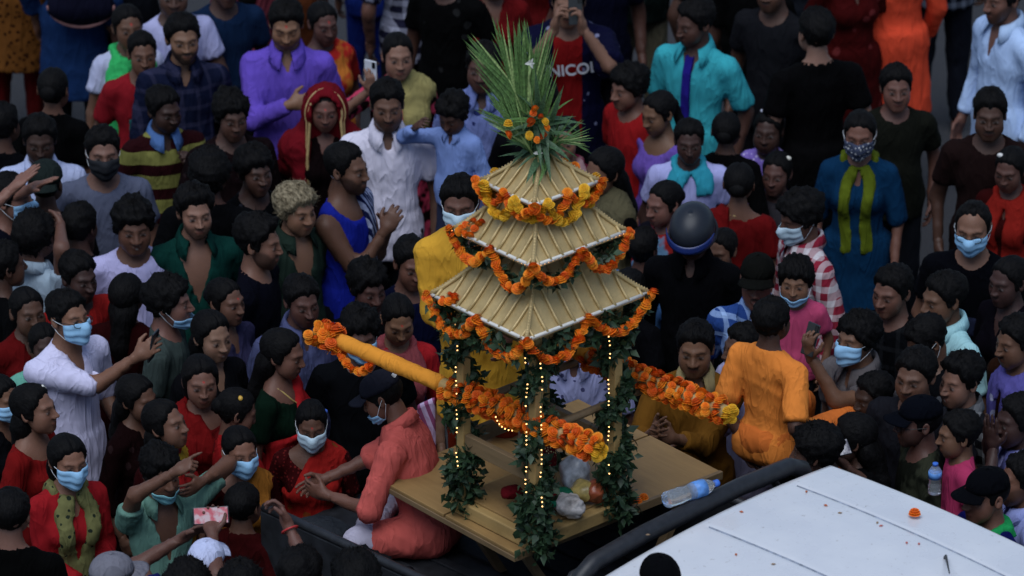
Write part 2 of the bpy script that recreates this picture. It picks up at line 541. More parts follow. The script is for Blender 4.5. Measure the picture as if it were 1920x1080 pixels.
HD, HQ = sph_grid(56, 36, .25, .0)
HD2, HQ2 = sph_grid(58, 38, .2, .0)
def hair_mesh(kind, rng, jaw='m0', big=True, covered=False):
    """scalp cap (and bun, tail or long fall) in head coordinates"""
    V = _heads[jaw][3]
    D, Q = (HD2, HQ2) if big else (HD, HQ)
    r = _raycast(lambda P: skull(P, V), D)
    P = HC + D * r[:, None]
    ax, y, z = np.abs(P[:, 0]), P[:, 1], P[:, 2]
    # signed mask: >0 inside the hair
    fl = {'fade': .074, 'curly': .062, 'long': .070, 'bun': .070, 'pony': .068, 'wavy': .058, 'bald': .100, 'quiff': .070, 'recede': .094, 'mop': .052, 'short': .068}[kind]
    lady = kind in ('long', 'bun', 'pony')
    front = z - (fl - 1.7 * np.maximum(ax - .040, 0) + (.010 * np.exp(-(ax / .022) ** 2) if lady else .003 * np.sin(P[:, 0] * 170 + fl * 900)))
    side = np.where(ax > .03, np.maximum(y + .028 + .12 * (z - .02), -.03), -.03)
    side = np.minimum(side, z + (.018 if kind in ('fade', 'short', 'quiff', 'bald') else .03))
    back = np.minimum(y - .028, z + (.062 if kind in ('fade', 'short', 'quiff') else .095))
    m = np.maximum(np.maximum(front, side), back)
    if kind == 'bald':
        m = np.minimum(m, .05 - (z - .05) + np.maximum(0, y - .04))
    top, sd = {'fade': (.020, .002), 'short': (.022, .007), 'curly': (.040, .026), 'long': (.016, .016), 'bun': (.012, .010), 'pony': (.012, .010),
               'wavy': (.036, .026), 'bald': (.004, .006), 'quiff': (.034, .004), 'recede': (.012, .006), 'mop': (.034, .020)}[kind]
    tb = sstep(-.02, .07, z)
    th = sd + (top - sd) * tb
    if kind == 'quiff': th = th + .018 * sstep(-.02, -.07, y) * tb
    if kind in ('long', 'bun', 'pony'):
        th = th - .008 * np.exp(-(P[:, 0] / .006) ** 2) * (z > .02) * (y < .06)     # parting
    amp = {'curly': .012, 'wavy': .006, 'mop': .008, 'short': .005, 'quiff': .007}.get(kind, .003)
    ns = np.zeros(len(P))
    for i in range(7):
        w = rng.normal(size=3) * rng.uniform(60, 190); ns += np.sin(P @ w + rng.uniform(0, 6)) / 3
    lady = kind in ('long', 'bun', 'pony')
    ns += rng.normal(size=len(P)) * (.08 if lady else .35)
    if lady: ns *= .5
    if covered: th = np.minimum(th, .004)
    if covered: ns *= .2
    th = (th + amp * ns) * sstep(0, .014, m) - .0045 * (m < .002)
    Pn = HC + D * (r + th)[:, None]
    keep = (m[Q] > -.006).any(1)
    q = Q[keep]
    nA = 58 if big else 56
    T = [((k + 1) % nA, k, len(Pn)) for k in range(nA)]
    Pn = np.concatenate([Pn, Pn[:nA].mean(0)[None] + [[0, 0, .001]]])
    T = [t[::-1] for t in T]
    ex = Field(.012)
    if kind == 'bun':
        ex.ell((0, .105, .010), (.042, .036, .040))
    elif kind == 'pony':
        ex.ell((0, .105, .01), (.026, .026, .026)).cone((0, .115, 0), (.01, .125, -.10), .026, .022, .02).cone((.01, .125, -.10), (0, .11, -.26), .022, .010, .02)
    elif kind == 'long':
        ex.ell((0, .060, -.05), (.080, .052, .085)).cone((0, .078, -.09), (.012, .098, -.24), .058, .050, .04).cone((.012, .098, -.24), (0, .095, -.40), .050, .024, .03)
    if ex.pr:
        v2, q2 = ex.mesh(); v2 = folds(v2, q2, rng, .008, .03, .8)
        q = np.concatenate([q, q2 + len(Pn)]); Pn = np.concatenate([Pn, v2])
    if not covered:
        # loose strands that break the outline and the hairline
        ok = np.where((m > .004) & (P[:, 2] > -.08))[0]
        ns_ = 420 if not lady else 260
        pick = rng.choice(ok, ns_)
        base = Pn[:len(P)][pick] - D[pick] * .004 + rng.normal(size=(ns_, 3)) * .002
        comb = np.stack([P[pick, 0] * 5, .35 + 0 * P[pick, 1], -.5 + 0 * P[pick, 2]], 1) if lady else np.stack([P[pick, 0] * 4, -.3 - P[pick, 1] * 4, -.25 - .6 * (P[pick, 2] < .06)], 1)
        dr = D[pick] * (.25 if lady else .55) + comb * (.9 if lady else .5) + rng.normal(size=(ns_, 3)) * .35
        dr /= np.linalg.norm(dr, axis=1)[:, None]
        sdw = np.cross(dr, D[pick]); sdw /= np.linalg.norm(sdw, axis=1)[:, None] + 1e-6
        ln = rng.uniform(.010, .022, (ns_, 1)) * {'fade': .5, 'short': .8, 'curly': 1.3, 'wavy': 1.5, 'mop': 1.4, 'quiff': 1.2, 'bald': .5}.get(kind, .9)
        n0 = len(Pn)
        Pn = np.concatenate([Pn, base - sdw * .0016, base + sdw * .0016, base + dr * ln])
        T = T + [(n0 + i, n0 + ns_ + i, n0 + 2 * ns_ + i) for i in range(ns_)]
    return Pn, q, np.array(T)

def mask_mesh(jaw, drop=0.0, tilt=0.0):
    """pleated surgical mask in head coordinates"""
    V = _heads[jaw][3]
    nx, nz = 22, 15
    vs = []
    for j in range(nz):
        zz = -.006 - .098 * j / (nz - 1) - drop
        for i in range(nx):
            u = -1 + 2 * i / (nx - 1)
            vs.append((u * .98, zz))
    vs = np.array(vs)
    ph = vs[:, 0] * math.radians(66)
    el = np.arctan2(vs[:, 1] + .012 + .006 * np.cos(vs[:, 0] * 1.6), .088)
    D = np.stack([np.sin(ph) * np.cos(el), -np.cos(ph) * np.cos(el), np.sin(el)], 1)
    def fn(P):
        A = P.copy(); A[:, 0] = np.abs(A[:, 0])
        d = _sm(skull(A, V), _cp(A, (0, -.086, .010), (0, -.110, -.030), .010, .018), .03)
        d = _sm(d, _el(A, (.038, -.050, -.022), (.029, .032, .030)), .025)
        d = _sm(d, _el(A, (.034, -.046, -.055), (.029, .034, .030)), .03)
        return _sm(d, _cp(A, (0, -.10, -.03), (0, -.088, -.085), .02, .018), .03)
    r = _raycast(fn, D) + .005
    j = np.repeat(np.arange(nz), nx)
    r = r + .0038 * np.sin(j / (nz - 1) * math.pi * 2 * 3.0) * (np.abs(vs[:, 0]) < .93) * ((j > 1) & (j < nz - 2))
    P = HC + D * r[:, None]
    Q = [(a * nx + b, a * nx + b + 1, (a + 1) * nx + b + 1, (a + 1) * nx + b) for a in range(nz - 1) for b in range(nx - 1)]
    Q = np.array(Q)[:, ::-1]
    # loops to the ears
    mbs = []
    for s in (-1, 1):
        mb = MB(); mbs.append(mb)
        c0 = P[0 * nx + (nx - 1 if s > 0 else 0)]; c1 = P[(nz - 1) * nx + (nx - 1 if s > 0 else 0)]
        e = np.array([s * .083, .026, .012])
        e2 = np.array([s * .083, .032, -.018])
        mb.tube([c0, (c0 + e) / 2 + [s * .006, 0, .002], e, e2, (c1 + e2) / 2 + [s * .006, 0, 0], c1], .0016, 5)
    return P, Q, mbs

# ------------------------------------------------------------------ hands (right hand, palm -Z, fingers +Y, thumb -X)
_hands = {}
def hand_template(pose, vox=.0068):
    if (pose, vox) in _hands: return _hands[(pose, vox)]
    curl = {'flat': [4] * 4, 'relax': [20, 26, 30, 34], 'grip': [44, 48, 52, 56], 'fist': [82, 84, 86, 86], 'point': [6, 84, 86, 88], 'open': [10, 6, 8, 14]}[pose]
    sp = {'flat': 2, 'relax': 3, 'grip': 6, 'fist': 1, 'point': 2, 'open': 11}[pose]
    f = Field(vox)
    f.cone((0, -.02, 0), (0, .02, 0), .026, .026, .02)
    f.ell((0, .048, 0), (.042, .052, .0155), None, .02)
    for i in range(4):
        x = [-.031, -.0105, .0105, .030][i]; L = [.070, .079, .074, .058][i]; y0 = [.084, .090, .087, .078][i]
        p = np.array([x, y0, 0]); a = 0; sa = math.radians([-sp, -sp / 3, sp / 3, sp][i])
        seg = [.46, .30, .24]; r = .0092
        for j in range(3):
            a += math.radians(curl[i]) * ([.75, 1.0, .75][j])
            d = np.array([math.sin(sa) * math.cos(a), math.cos(sa) * math.cos(a), -math.sin(a)])
            q = p + d * L * seg[j]
            f.cone(p, q, r, r - .0009, .005); p = q; r -= .0009
    th = {'flat': .25, 'relax': .55, 'grip': .8, 'fist': 1.2, 'point': 1.1, 'open': -.1}[pose]
    p = np.array([-.028, .022, -.004])
    d = np.array([-.72 * math.cos(th * .5), .62, -.45 * max(0, th)]); d /= np.linalg.norm(d)
    q = p + d * .042; f.cone(p, q, .0135, .0110, .012)
    d = np.array([-.35 * math.cos(th), .85, -.65 * max(0, th)]) ; d /= np.linalg.norm(d)
    f.cone(q, q + d * .034, .0108, .0088, .006)
    _hands[(pose, vox)] = f.mesh()
    return _hands[(pose, vox)]
# ------------------------------------------------------------------ people
PEOPLE = []
TONES = {1: (.29, .165, .112), 2: (.205, .108, .070), 3: (.138, .068, .044), 4: (.078, .038, .026), 5: (.040, .020, .015)}

def ik(Sh, Wr, l1, l2, pole):
    d = Wr - Sh; L = np.linalg.norm(d)
    mx = (l1 + l2) * .995
    if L > mx: Wr = Sh + d / L * mx; d = Wr - Sh; L = mx
    u = d / L
    a = (l1 * l1 - l2 * l2 + L * L) / (2 * L)
    h = math.sqrt(max(0, l1 * l1 - a * a))
    p = pole - u * (pole @ u); p /= np.linalg.norm(p) + 1e-9
    return Sh + u * a + p * h, Wr

def person(px, py, H=1.66, yaw=0, hy=0, hp=0, hr=0, sex='m', skin=3, hair='short', hairc=None, face=None, top=None, bot=None, ex=(),
           L=None, R=None, lean=0, label='', z0=0.0, seat=None, y=None, w=0.0, headsc=None, mask=None, glasses=False, group=None, sway=0.0, cat='person',
           **fo):
    seed = len(PEOPLE); rng = np.random.default_rng(1000 + seed)
    s = H / 1.70
    kid = H < 1.35
    hs = (headsc or (s ** .45 if kid else s ** .8)) * 1.01
    f = sex == 'f'
    jaw = face or ('k0' if kid else (['f0', 'f1'][seed % 2] if f else ['m0', 'm1', 'm2'][seed % 3]))
    tone = .9 * np.array(TONES[skin]) * rng.uniform(.82, 1.2) * np.array([1.10, rng.uniform(.95, 1.08), rng.uniform(.9, 1.1)])
    yaw, hy, hp, hr, lean, sway = (math.radians(v) for v in (yaw, hy, hp, hr, lean, sway))
    Rt = Ry(sway) @ Rx(lean)                        # torso lean (forward = +)
    pz = (.92 if seat is None else .11) * (s if seat is None else 1) 
    pel = np.array([0, 0, pz])
    def up(v): return pel + Rt @ (np.array(v, float) * s)
    shw = (.156 if f else .180) * (1 - .04 * kid)
    neckb = up((0, .018, .50))
    hc = up((0, -.018, .60)) + Rt @ np.array([0, 0, .066 * hs]) + np.array([0, -.02 * abs(math.sin(hp)), 0])
    Rh = Rz(hy) @ Rx(hp) @ Ry(hr)
    zh = z0 + hc[2]
    P = at(px, py, zh) if y is None else aty(px, py, y)
    if y is not None: z0 = P[2] - hc[2]
    Rw = Rz(yaw)
    root = P - Rw @ hc; root[2] = z0
    # ---- arms
    arms = {}
    for side, spec in ((1, L), (-1, R)):
        Sh = up((side * shw, .012, .438))
        l1, l2 = .285 * s, .25 * s
        pole = np.array([side * .55, .75, -.9]); pose = 'relax'; pn = np.array([-side, 0.15, 0.]); fd = None
        if spec is None:
            Wr = Sh + np.array([side * .055, -.05 + .04 * rng.normal(), -.50]) * s
        else:
            spec = list(spec)
            if spec[0] == 'px':
                yy = root[1] + spec[3]
                Wr = Rw.T @ (aty(spec[1], spec[2], yy) - root); spec = spec[:1] + spec[4:]
                pose = spec[1] if len(spec) > 1 else 'relax'; extra = spec[2] if len(spec) > 2 else {}
            else:
                Wr = np.array(spec[:3], float) * s; 
                if seat is not None: Wr = np.array(spec[:3], float)
                pose = spec[3] if len(spec) > 3 else 'relax'; extra = spec[4] if len(spec) > 4 else {}
            if 'pole' in extra: pole = np.array(extra['pole'], float)
            if 'pn' in extra: pn = np.array(extra['pn'], float)
            if 'fd' in extra: fd = np.array(extra['fd'], float)
        El, Wr = ik(Sh, Wr, l1, l2, pole)
        fdir = (Wr - El) / np.linalg.norm(Wr - El) if fd is None else fd / np.linalg.norm(fd)
        pn = pn - fdir * (pn @ fdir); pn /= np.linalg.norm(pn) + 1e-9
        arms[side] = (Sh, El, Wr, fdir, pn, pose)
    # ---- legs
    legs = {}
    for side in (-1, 1):
        hip = pel + np.array([side * .088 * s, .01, -.03 * s])
        if seat is None:
            kn = np.array([side * .10 * s, -.02 * s, .48 * s]); an = np.array([side * .11 * s, .02 * s, .075 * s])
        else:
            kn, an = (np.array(v, float) for v in seat[0 if side < 0 else 1])
        legs[side] = (hip, kn, an)
    hmul = 1.06 if f else 1.0
    fat = 1 + .16 * w
    def torso(F_, inf, breast=True):
        F_.ell(up((0, .0, .33)), np.array([.144 if f else .162, .100, .20]) * s * np.array([fat ** .5, fat, 1]), Rt, .035, inf)
        F_.ell(up((0, .012, .425)), np.array([shw - .012, .072, .066]) * s, Rt, .035, inf)
        F_.ell(up((0, -.01 * (1 + w * 2), .14)), np.array([.126 if f else .144, .098, .17]) * s * np.array([fat, fat * fat, 1]), Rt, .035, inf)
        F_.ell(pel + np.array([0, .012, .0]) * s, np.array([.168 * hmul, .122, .13]) * s * fat, None, .05, inf)
        if f and breast and not kid:
            for sd in (-1, 1): F_.ell(up((sd * .066, -.078, .315)), np.array([.062, .058, .062]) * s, Rt, .045, inf)
        for sd in (-1, 1): F_.cone(up((0, .022, .515)), up((sd * (shw - .02), .014, .445)), .046 * s, .040 * s, .03, inf)
    def arm(F_, sd, part, inf, fl=0.0):
        Sh, El, Wr = arms[sd][:3]
        r0, r1, r2 = ((.045, .036, .026) if f else (.051, .042, .029)); r0 *= s * (.9 + .1 * fat); r1 *= s; r2 *= s
        if part <= 1.0:
            E = Sh + (El - Sh) * part
            F_.cone(Sh, E, r0, r0 + (r1 - r0) * part + fl, .028, inf, fl > 0)
        else:
            F_.cone(Sh, El, r0, r1, .028, inf)
            E = El + (Wr - El) * min(1, part - 1)
            F_.cone(El, E, r1, r1 + (r2 - r1) * (part - 1) + fl, .02, inf, fl > 0)
    # ---- body
    B = Field(.030 * max(.75, s))
    torso(B, 0)
    B.cone(neckb, hc + Rh @ (np.array([0, .022, -.055]) * hs), (.052 if f else .059) * s, (.046 if f else .053) * hs, .03)
    for sd in (-1, 1):
        arm(B, sd, 2, 0)
        hip, kn, an = legs[sd]
        B.cone(hip, kn, .085 * s, .058 * s, .04).cone(kn, an, .056 * s, .036 * s, .03)
        ft = (an - kn); tdir = np.array([0, -1., 0]) if seat is None else np.array([0, -.9, -.35])
        B.cone(an + np.array([0, .02, -.035]) * s, an + (tdir * .15 + np.array([0, 0, -.045])) * s, .036 * s, .028 * s, .02)
    V, Q = B.mesh()
    C = np.tile(tone * .95, (len(V), 1)); T = np.zeros((0, 3), int)
    hP, hQ, hT, _ = head_template(jaw)
    opt = dict(fo); opt['sex'] = sex
    if not f and not kid and 'beard' not in fo and 'must' not in fo and H > 1.55:
        rv = rng.random()
        if rv < .22: opt['must'] = 1
        elif rv < .42: opt['beard'] = rng.uniform(.25, .8)
    hcol = head_colors(hP, tone, opt)
    fs = np.array([rng.uniform(.95, 1.05), 1, rng.uniform(.97, 1.05)]) * hs
    dv = rng.uniform(-1, 1, 7)
    def hw(p):
        # individual face: jaw width, face length, nose, brow, cheeks, lopsidedness
        one = np.ndim(p) == 1; p = np.array(p, float).reshape(-1, 3); x, y_, z_ = p[:, 0].copy(), p[:, 1].copy(), p[:, 2].copy()
        lowr = sstep(.01, -.09, z_); fr = sstep(-.02, -.07, y_)
        p[:, 0] = x * (1 + .10 * dv[0] * lowr) + .003 * dv[6] * fr * lowr
        p[:, 2] = z_ * (1 + .07 * dv[1] * (z_ < 0))
        nose = np.exp(-(x / .016) ** 2 - ((z_ + .022) / .018) ** 2) * (y_ < -.075)
        p[:, 1] = y_ - (.005 * dv[2] + .001) * nose + .004 * dv[3] * fr * sstep(-.07, -.10, z_) + .003 * dv[4] * fr * np.exp(-((z_ - .027) / .012) ** 2)
        p[:, 0] += np.sign(x) * .004 * dv[5] * fr * np.exp(-((np.abs(x) - .045) / .02) ** 2 - ((z_ + .03) / .03) ** 2)
        r_ = hc + (p * fs) @ Rh.T
        return r_[0] if one else r_
    n0 = len(V)
    V = np.concatenate([V, hw(hP)]); Q = np.concatenate([Q, hQ + n0]); T = np.concatenate([T, hT + n0]); C = np.concatenate([C, hcol])
    for sd in (-1, 1):
        Sh, El, Wr, fd, pn, pose = arms[sd]
        v, q = hand_template(pose, .0068 if (L if sd > 0 else R) is not None else .0085)
        v = v.copy() * s * (.92 if f else 1.0) * (1.1 if kid else 1)
        if sd > 0: v[:, 0] *= -1; q = q[:, ::-1]
        M = np.stack([np.cross(fd, -pn), fd, -pn], 1)
        n0 = len(V)
        V = np.concatenate([V, Wr + v @ M.T]); Q = np.concatenate([Q, q + n0]); C = np.concatenate([C, np.tile(tone * .92, (len(v), 1))])
    me = mesh_from('person', V, Q, T, True, [skin_mat()], None, C)
    root_o = link('person', me, None, root, yaw)
    tag(root_o, label, cat, group)
    # ---- hair and headwear
    hcx = hairc or (.0020, .0018, .0019)
    if hair:
        v, q, t = hair_mesh(hair, rng, jaw, True, any(e[0] in ('cap', 'helmet', 'veil') for e in ex))
        link('hair', mesh_from('hair', hw(v), q, t, True, [hair_mat(*( (hcx,) if not isinstance(hcx[0], tuple) else hcx))]), root_o)
    for e in ex:
        k = e[0]
        if k == 'cap': cap_part(root_o, hw, e, rng)
        elif k == 'helmet': helmet_part(root_o, hw)
        elif k == 'clip': clip_part(root_o, hw, e)
    if mask:
        c = {'blue': (.26, .47, .68), 'pale': (.45, .58, .66), 'black': (.012, .013, .016), 'floral': (.05, .06, .10), 'teal': (.22, .50, .55)}
        key, chin = (mask[0], True) if isinstance(mask, tuple) else (mask, False)
        v, q, lp = mask_mesh(jaw, .05 if chin else 0)
        mm = cloth(c[key], 'dots' if key == 'floral' else None, (.5, .5, .5), .45) if key == 'floral' else plain('mask_' + key, c[key], .75, .2, .05)
        mo = link('face_mask', mesh_from('face_mask', hw(v), q, None, True, [mm]), root_o)
        so = mo.modifiers.new('thick', 'SOLIDIFY'); so.thickness = .002
        for l1 in lp:
            l2 = MB(); l2.V = [tuple(x) for x in hw(np.array(l1.V))]; l2.F = l1.F
            l2.build('ear_loop', plain('loop', (.6, .62, .65), .7), mo)
    if glasses:
        mb = MB()
        for sd in (-1, 1):
            ring = [(sd * .034 + .023 * math.cos(t), -.108 + .010 * abs(math.cos(t)) * (1 if math.cos(t) * sd > 0 else 0), .001 + .017 * math.sin(t)) for t in np.linspace(0, 2 * math.pi, 15)]
            mb.tube(hw(ring), .0018, 5)
            mb.tube(hw([(sd * .057, -.098, .004), (sd * .078, -.04, .006), (sd * .080, .02, .004)]), .0016, 5)
        mb.tube(hw([(-.012, -.109, .004), (0, -.112, .006), (.012, -.109, .004)]), .0016, 5)
        mb.build('glasses', plain('glasses_frame', (.01, .01, .012), .35), root_o)
    # ---- clothes
    ctx = dict(up=up, Rt=Rt, pel=pel, s=s, arms=arms, legs=legs, torso=torso, arm=arm, rng=rng, root=root_o, f=f, shw=shw, hc=hc, Rh=Rh, hw=hw, neckb=neckb, seat=seat, hs=hs, seed=seed, kid=kid)
    if top: top_part(ctx, **top)
    bottom_part(ctx, **(bot or dict(c=(.006, .007, .010))))
    for e in ex:
        if e[0] in DRAPES: DRAPES[e[0]](ctx, *e[1:])
    info = dict(o=root_o, root=root, yaw=yaw, arms={k: (Rw @ v[2] + root, Rw @ v[3], Rw @ v[4]) for k, v in arms.items()}, s=s, z0=z0, label=label, hw=lambda p: Rw @ hw(p) + root, up=lambda p: Rw @ up(p) + root, Rw=Rw, Rh=Rw @ Rh)
    PEOPLE.append(info)
    return info

def qf(ctx):
    up0 = ctx['pel']; Rt = ctx['Rt']; s = ctx['s']
    def q(X, Y, Z):
        x, y, z = X - up0[0], Y - up0[1], Z - up0[2]
        return ((Rt[0, 0] * x + Rt[1, 0] * y + Rt[2, 0] * z) / s, (Rt[0, 1] * x + Rt[1, 1] * y + Rt[2, 1] * z) / s, (Rt[0, 2] * x + Rt[1, 2] * y + Rt[2, 2] * z) / s)
    return q

def top_part(ctx, c, t='tee', lap=0.0, pat=None, c2=None, sc=1.0, sl=.62, neck=None, hem=None, loose=.007, collar=None, name=None, res=.0175, amp=.0085, collarc=None):
    s = ctx['s']; up = ctx['up']; rng = ctx['rng']; q = qf(ctx); seat = ctx['seat']
    F_ = Field(res * max(.8, s))
    ctx['torso'](F_, loose)
    lenz = {'kurta': .50, 'tee': .80, 'shirt': .78, 'blouse': 1.06}.get(t, .82) if hem is None else hem
    zc = lenz * s if seat is None else ctx['pel'][2] - .06
    if t == 'kurta' and seat is None:
        fx = .215 if not ctx['f'] else .235
        F_.frustum((0, .01 * s, 1.0 * s), (0, .01 * s, zc - .01), (.170 * s, .125 * s), (fx * s, .17 * s), .05)
    elif seat is None and t != 'blouse':
        F_.frustum((0, .01 * s, 1.0 * s), (0, .01 * s, zc - .03), (.155 * s, .116 * s), (.186 * s, .146 * s), .04)
    if lap:
        for sd in (-1, 1):
            hip, kn, an = ctx['legs'][sd]; F_.cone(hip, hip + (kn - hip) * lap, .112 * s, .090 * s, .04)
        F_.cone((ctx['legs'][1][0] + ctx['legs'][-1][0]) / 2, (ctx['legs'][1][1] + ctx['legs'][-1][1]) / 2 * np.array([1, .7, .6]), .09 * s, .04 * s, .05)
        zc = -.06
    if sl > 0:
        for sd in (-1, 1): ctx['arm'](F_, sd, sl, loose + .003, .007 if sl < 1.5 else .004)
    neck = neck or {'tee': 'round', 'kurta': 'band', 'shirt': 'collar', 'tank': 'tank', 'blouse': 'wide', 'open': 'open'}.get(t, 'round')
    def sph(cx, r, fy=1.0, fx=1.0):
        def g(X, Y, Z):
            a, b, d = q(X, Y, Z)
            return (np.sqrt(((a - cx[0]) / fx) ** 2 + ((b - cx[1]) / fy) ** 2 + (d - cx[2]) ** 2) - r) * s
        return g
    F_.sub(lambda X, Y, Z: (.62 - q(X, Y, Z)[2] - .065) * s)               # nothing above the neck base
    if neck == 'round': F_.sub(sph((0, -.035, .565), .098))
    elif neck in ('collar', 'band'):
        F_.sub(sph((0, -.02, .575), .082))
        def vv(X, Y, Z):
            a, b, d = q(X, Y, Z); return np.maximum(np.abs(a) - .32 * (d - (.37 if neck == 'band' else .42)), b + .01) * s
        F_.sub(vv)
    elif neck == 'open':
        F_.sub(sph((0, -.02, .575), .085))
        def vv(X, Y, Z):
            a, b, d = q(X, Y, Z); return np.maximum(np.abs(a + .01) - .30 * (d - .22), b + .01) * s
        F_.sub(vv)
    elif neck in ('wide', 'scoop'): F_.sub(sph((0, -.05, .56), .145, 1.0, 1.05))
    elif neck == 'tank':
        F_.sub(sph((0, -.05, .555), .135, 1.0, .9))
        for sd in (-1, 1): F_.sub(sph((sd * .235, 0, .41), .105, 1.6))
    elif neck == 'v':
        F_.sub(sph((0, -.02, .575), .085))
        def vv(X, Y, Z):
            a, b, d = q(X, Y, Z); return np.maximum(np.abs(a) - .45 * (d - .36), b + .01) * s
        F_.sub(vv)
    F_.sub(lambda X, Y, Z: (Z - zc) + 0 * X + 0 * Y)
    V, Q = F_.mesh()
    V = folds(V, Q, rng, amp * s, .07, .45)
    mt = cloth(c, pat, c2, sc, ctx['seed'])
    nm = name or {'tee': 't_shirt', 'kurta': 'kurta', 'shirt': 'shirt', 'tank': 'vest', 'blouse': 'blouse', 'open': 'shirt'}.get(t, 'shirt')
    o = link(nm, mesh_from(nm, V, Q, None, True, [mt]), ctx['root'])
    ctx['top'] = o
    if collar is None: collar = t in ('shirt', 'open')
    if collar:
        cm = cloth(collarc or tuple(min(.8, v * 1.06) for v in c), None if collarc else pat, c2, sc, ctx['seed'])
        n = 26; a0 = .32 if t == 'shirt' else .62
        rows = [[], [], [], []]
        for i in range(n):
            a = a0 + (2 * math.pi - 2 * a0) * i / (n - 1)
            fr = (1 + math.cos(a)) / 2                       # 1 at the front
            tip = max(0, 1 - min(i, n - 1 - i) / 5.0)
            sx, cy = math.sin(a), -math.cos(a)
            rows[0].append(up((.064 * sx, .012 + .070 * cy, .535 - .030 * fr)))
            rows[1].append(up((.067 * sx, .010 + .076 * cy, .585 - .050 * fr)))
            rows[2].append(up((.077 * sx, .008 + .088 * cy, .580 - .050 * fr)))
            rows[3].append(up(((.100 + .010 * tip) * sx * (1 + .10 * tip), .002 + (.110 + .016 * tip) * cy, .532 - .050 * fr - .030 * tip)))
        VV = np.array([p for r in rows for p in r])
        QQ = [(a * n + b, a * n + b + 1, (a + 1) * n + b + 1, (a + 1) * n + b) for a in range(3) for b in range(n - 1)]
        co = link('collar', mesh_from('collar', VV, np.array(QQ)[:, ::-1], None, True, [cm]), o)
        so = co.modifiers.new('thick', 'SOLIDIFY'); so.thickness = .004; so.offset = 0

def bottom_part(ctx, c, t='trousers', pat=None, c2=None, sc=1.0):
    s = ctx['s']; rng = ctx['rng']; pel = ctx['pel']; seat = ctx['seat']
    F_ = Field(.042 * max(.75, s))
    if t == 'skirt' and seat is None:
        F_.ell(pel + np.array([0, .012, .02]) * s, np.array([.178, .132, .13]) * s, None, .04)
        F_.frustum((0, .01 * s, .95 * s), (0, .01 * s, .04 * s), (.17 * s, .128 * s), (.25 * s, .21 * s), .04)
        amp = .022
    else:
        F_.ell(pel + np.array([0, .012, .02]) * s, np.array([.172, .126, .115]) * s, None, .05, .004)
        for sd in (-1, 1):
            hip, kn, an = ctx['legs'][sd]
            end = kn + (an - kn) * (.45 if t == 'shorts' and False else .96)
            if t == 'shorts': F_.cone(hip, kn, .092 * s, .075 * s, .04)
            else: F_.cone(hip, kn, .092 * s, .068 * s, .04).cone(kn, end, .066 * s, .052 * s, .03)
        amp = .010
    V, Q = F_.mesh()
    V = folds(V, Q, rng, amp * s, .08, .7 if t == 'skirt' else .1)
    nm = t
    link(nm, mesh_from(nm, V, Q, None, True, [cloth(c, pat, c2, sc, ctx['seed'])]), ctx['root'])

# ------------------------------------------------------------------ draped cloths
def d_scarf(ctx, c, pat=None, c2=None, w=.05, low=.10, x0=.075, sc=1.0, vee=0.0):
    """length of cloth round the neck, both ends hanging in front"""
    s = ctx['s']; q = qf(ctx); F_ = Field(.016 * max(.8, s))
    ctx['torso'](F_, .024)
    F_.ell(ctx['up']((0, .02, .50)), np.array([.088, .085, .06]) * s, ctx['Rt'], .03)
    def keep(X, Y, Z):
        a, b, d = q(X, Y, Z)
        xe = x0 - .05 * sstep(.40, .55, d) - vee * (1 - sstep(low, .45, d)) + .010 * np.sin(d * 13 + 2 * np.sign(a)) * (a != 0)
        band = np.abs(np.abs(a) - xe) - w * (1 + .08 * np.sin(d * 17))
        fr = np.maximum(band, np.maximum(b - .01, low - d))
        nk = np.maximum(np.maximum(.48 - d, -.03 - b), np.abs(a) - .10)
        return np.minimum(fr, nk) * s
    F_.sub(lambda X, Y, Z: -keep(X, Y, Z))
    F_.sub(lambda X, Y, Z: (.545 - q(X, Y, Z)[2]) * s)
    F_.sub(lambda X, Y, Z: (np.sqrt(q(X, Y, Z)[0] ** 2 + (q(X, Y, Z)[1] + .035) ** 2 + (q(X, Y, Z)[2] - .575) ** 2) - .085) * s)
    V, Q = F_.mesh(); V = folds(V, Q, ctx['rng'], .012 * s, .03, .95)
    link('scarf', mesh_from('scarf', V, Q, None, True, [cloth(c, pat, c2, sc, ctx['seed'])]), ctx['root'])

def d_pallu(ctx, c, pat=None, c2=None, side=1, w=.085, sc=1.0, nm='sari_drape'):
    """sari end: a band from the hip across the chest and over one shoulder"""
    s = ctx['s']; q = qf(ctx); F_ = Field(.017 * max(.8, s))
    ctx['torso'](F_, .022)
    def keep(X, Y, Z):
        a, b, d = q(X, Y, Z); a = a * side
        ln = (a - .115) * .80 - (d - .50) * .60 * 0.75          # diagonal across the front
        band = np.abs(ln + .0) - w * (1 + .3 * (d < .3))
        fr = np.maximum(band, b - .03)
        sh = np.maximum(np.abs(a - .105) - w * .85, -b)          # over the shoulder, down the back
        sh = np.maximum(sh, .05 - d)
        wr = np.maximum(np.abs(d - .06) - .10, 0 * a - 1)        # round the hips
        return np.minimum(np.minimum(fr, sh), wr) * s
    F_.sub(lambda X, Y, Z: -keep(X, Y, Z))
    F_.sub(lambda X, Y, Z: (np.sqrt(q(X, Y, Z)[0] ** 2 + (q(X, Y, Z)[1] + .02) ** 2 + (q(X, Y, Z)[2] - .575) ** 2) - .09) * s)
    V, Q = F_.mesh(); V = folds(V, Q, ctx['rng'], .012 * s, .035, .5)
    link(nm, mesh_from(nm, V, Q, None, True, [cloth(c, pat, c2, sc, ctx['seed'])]), ctx['root'])

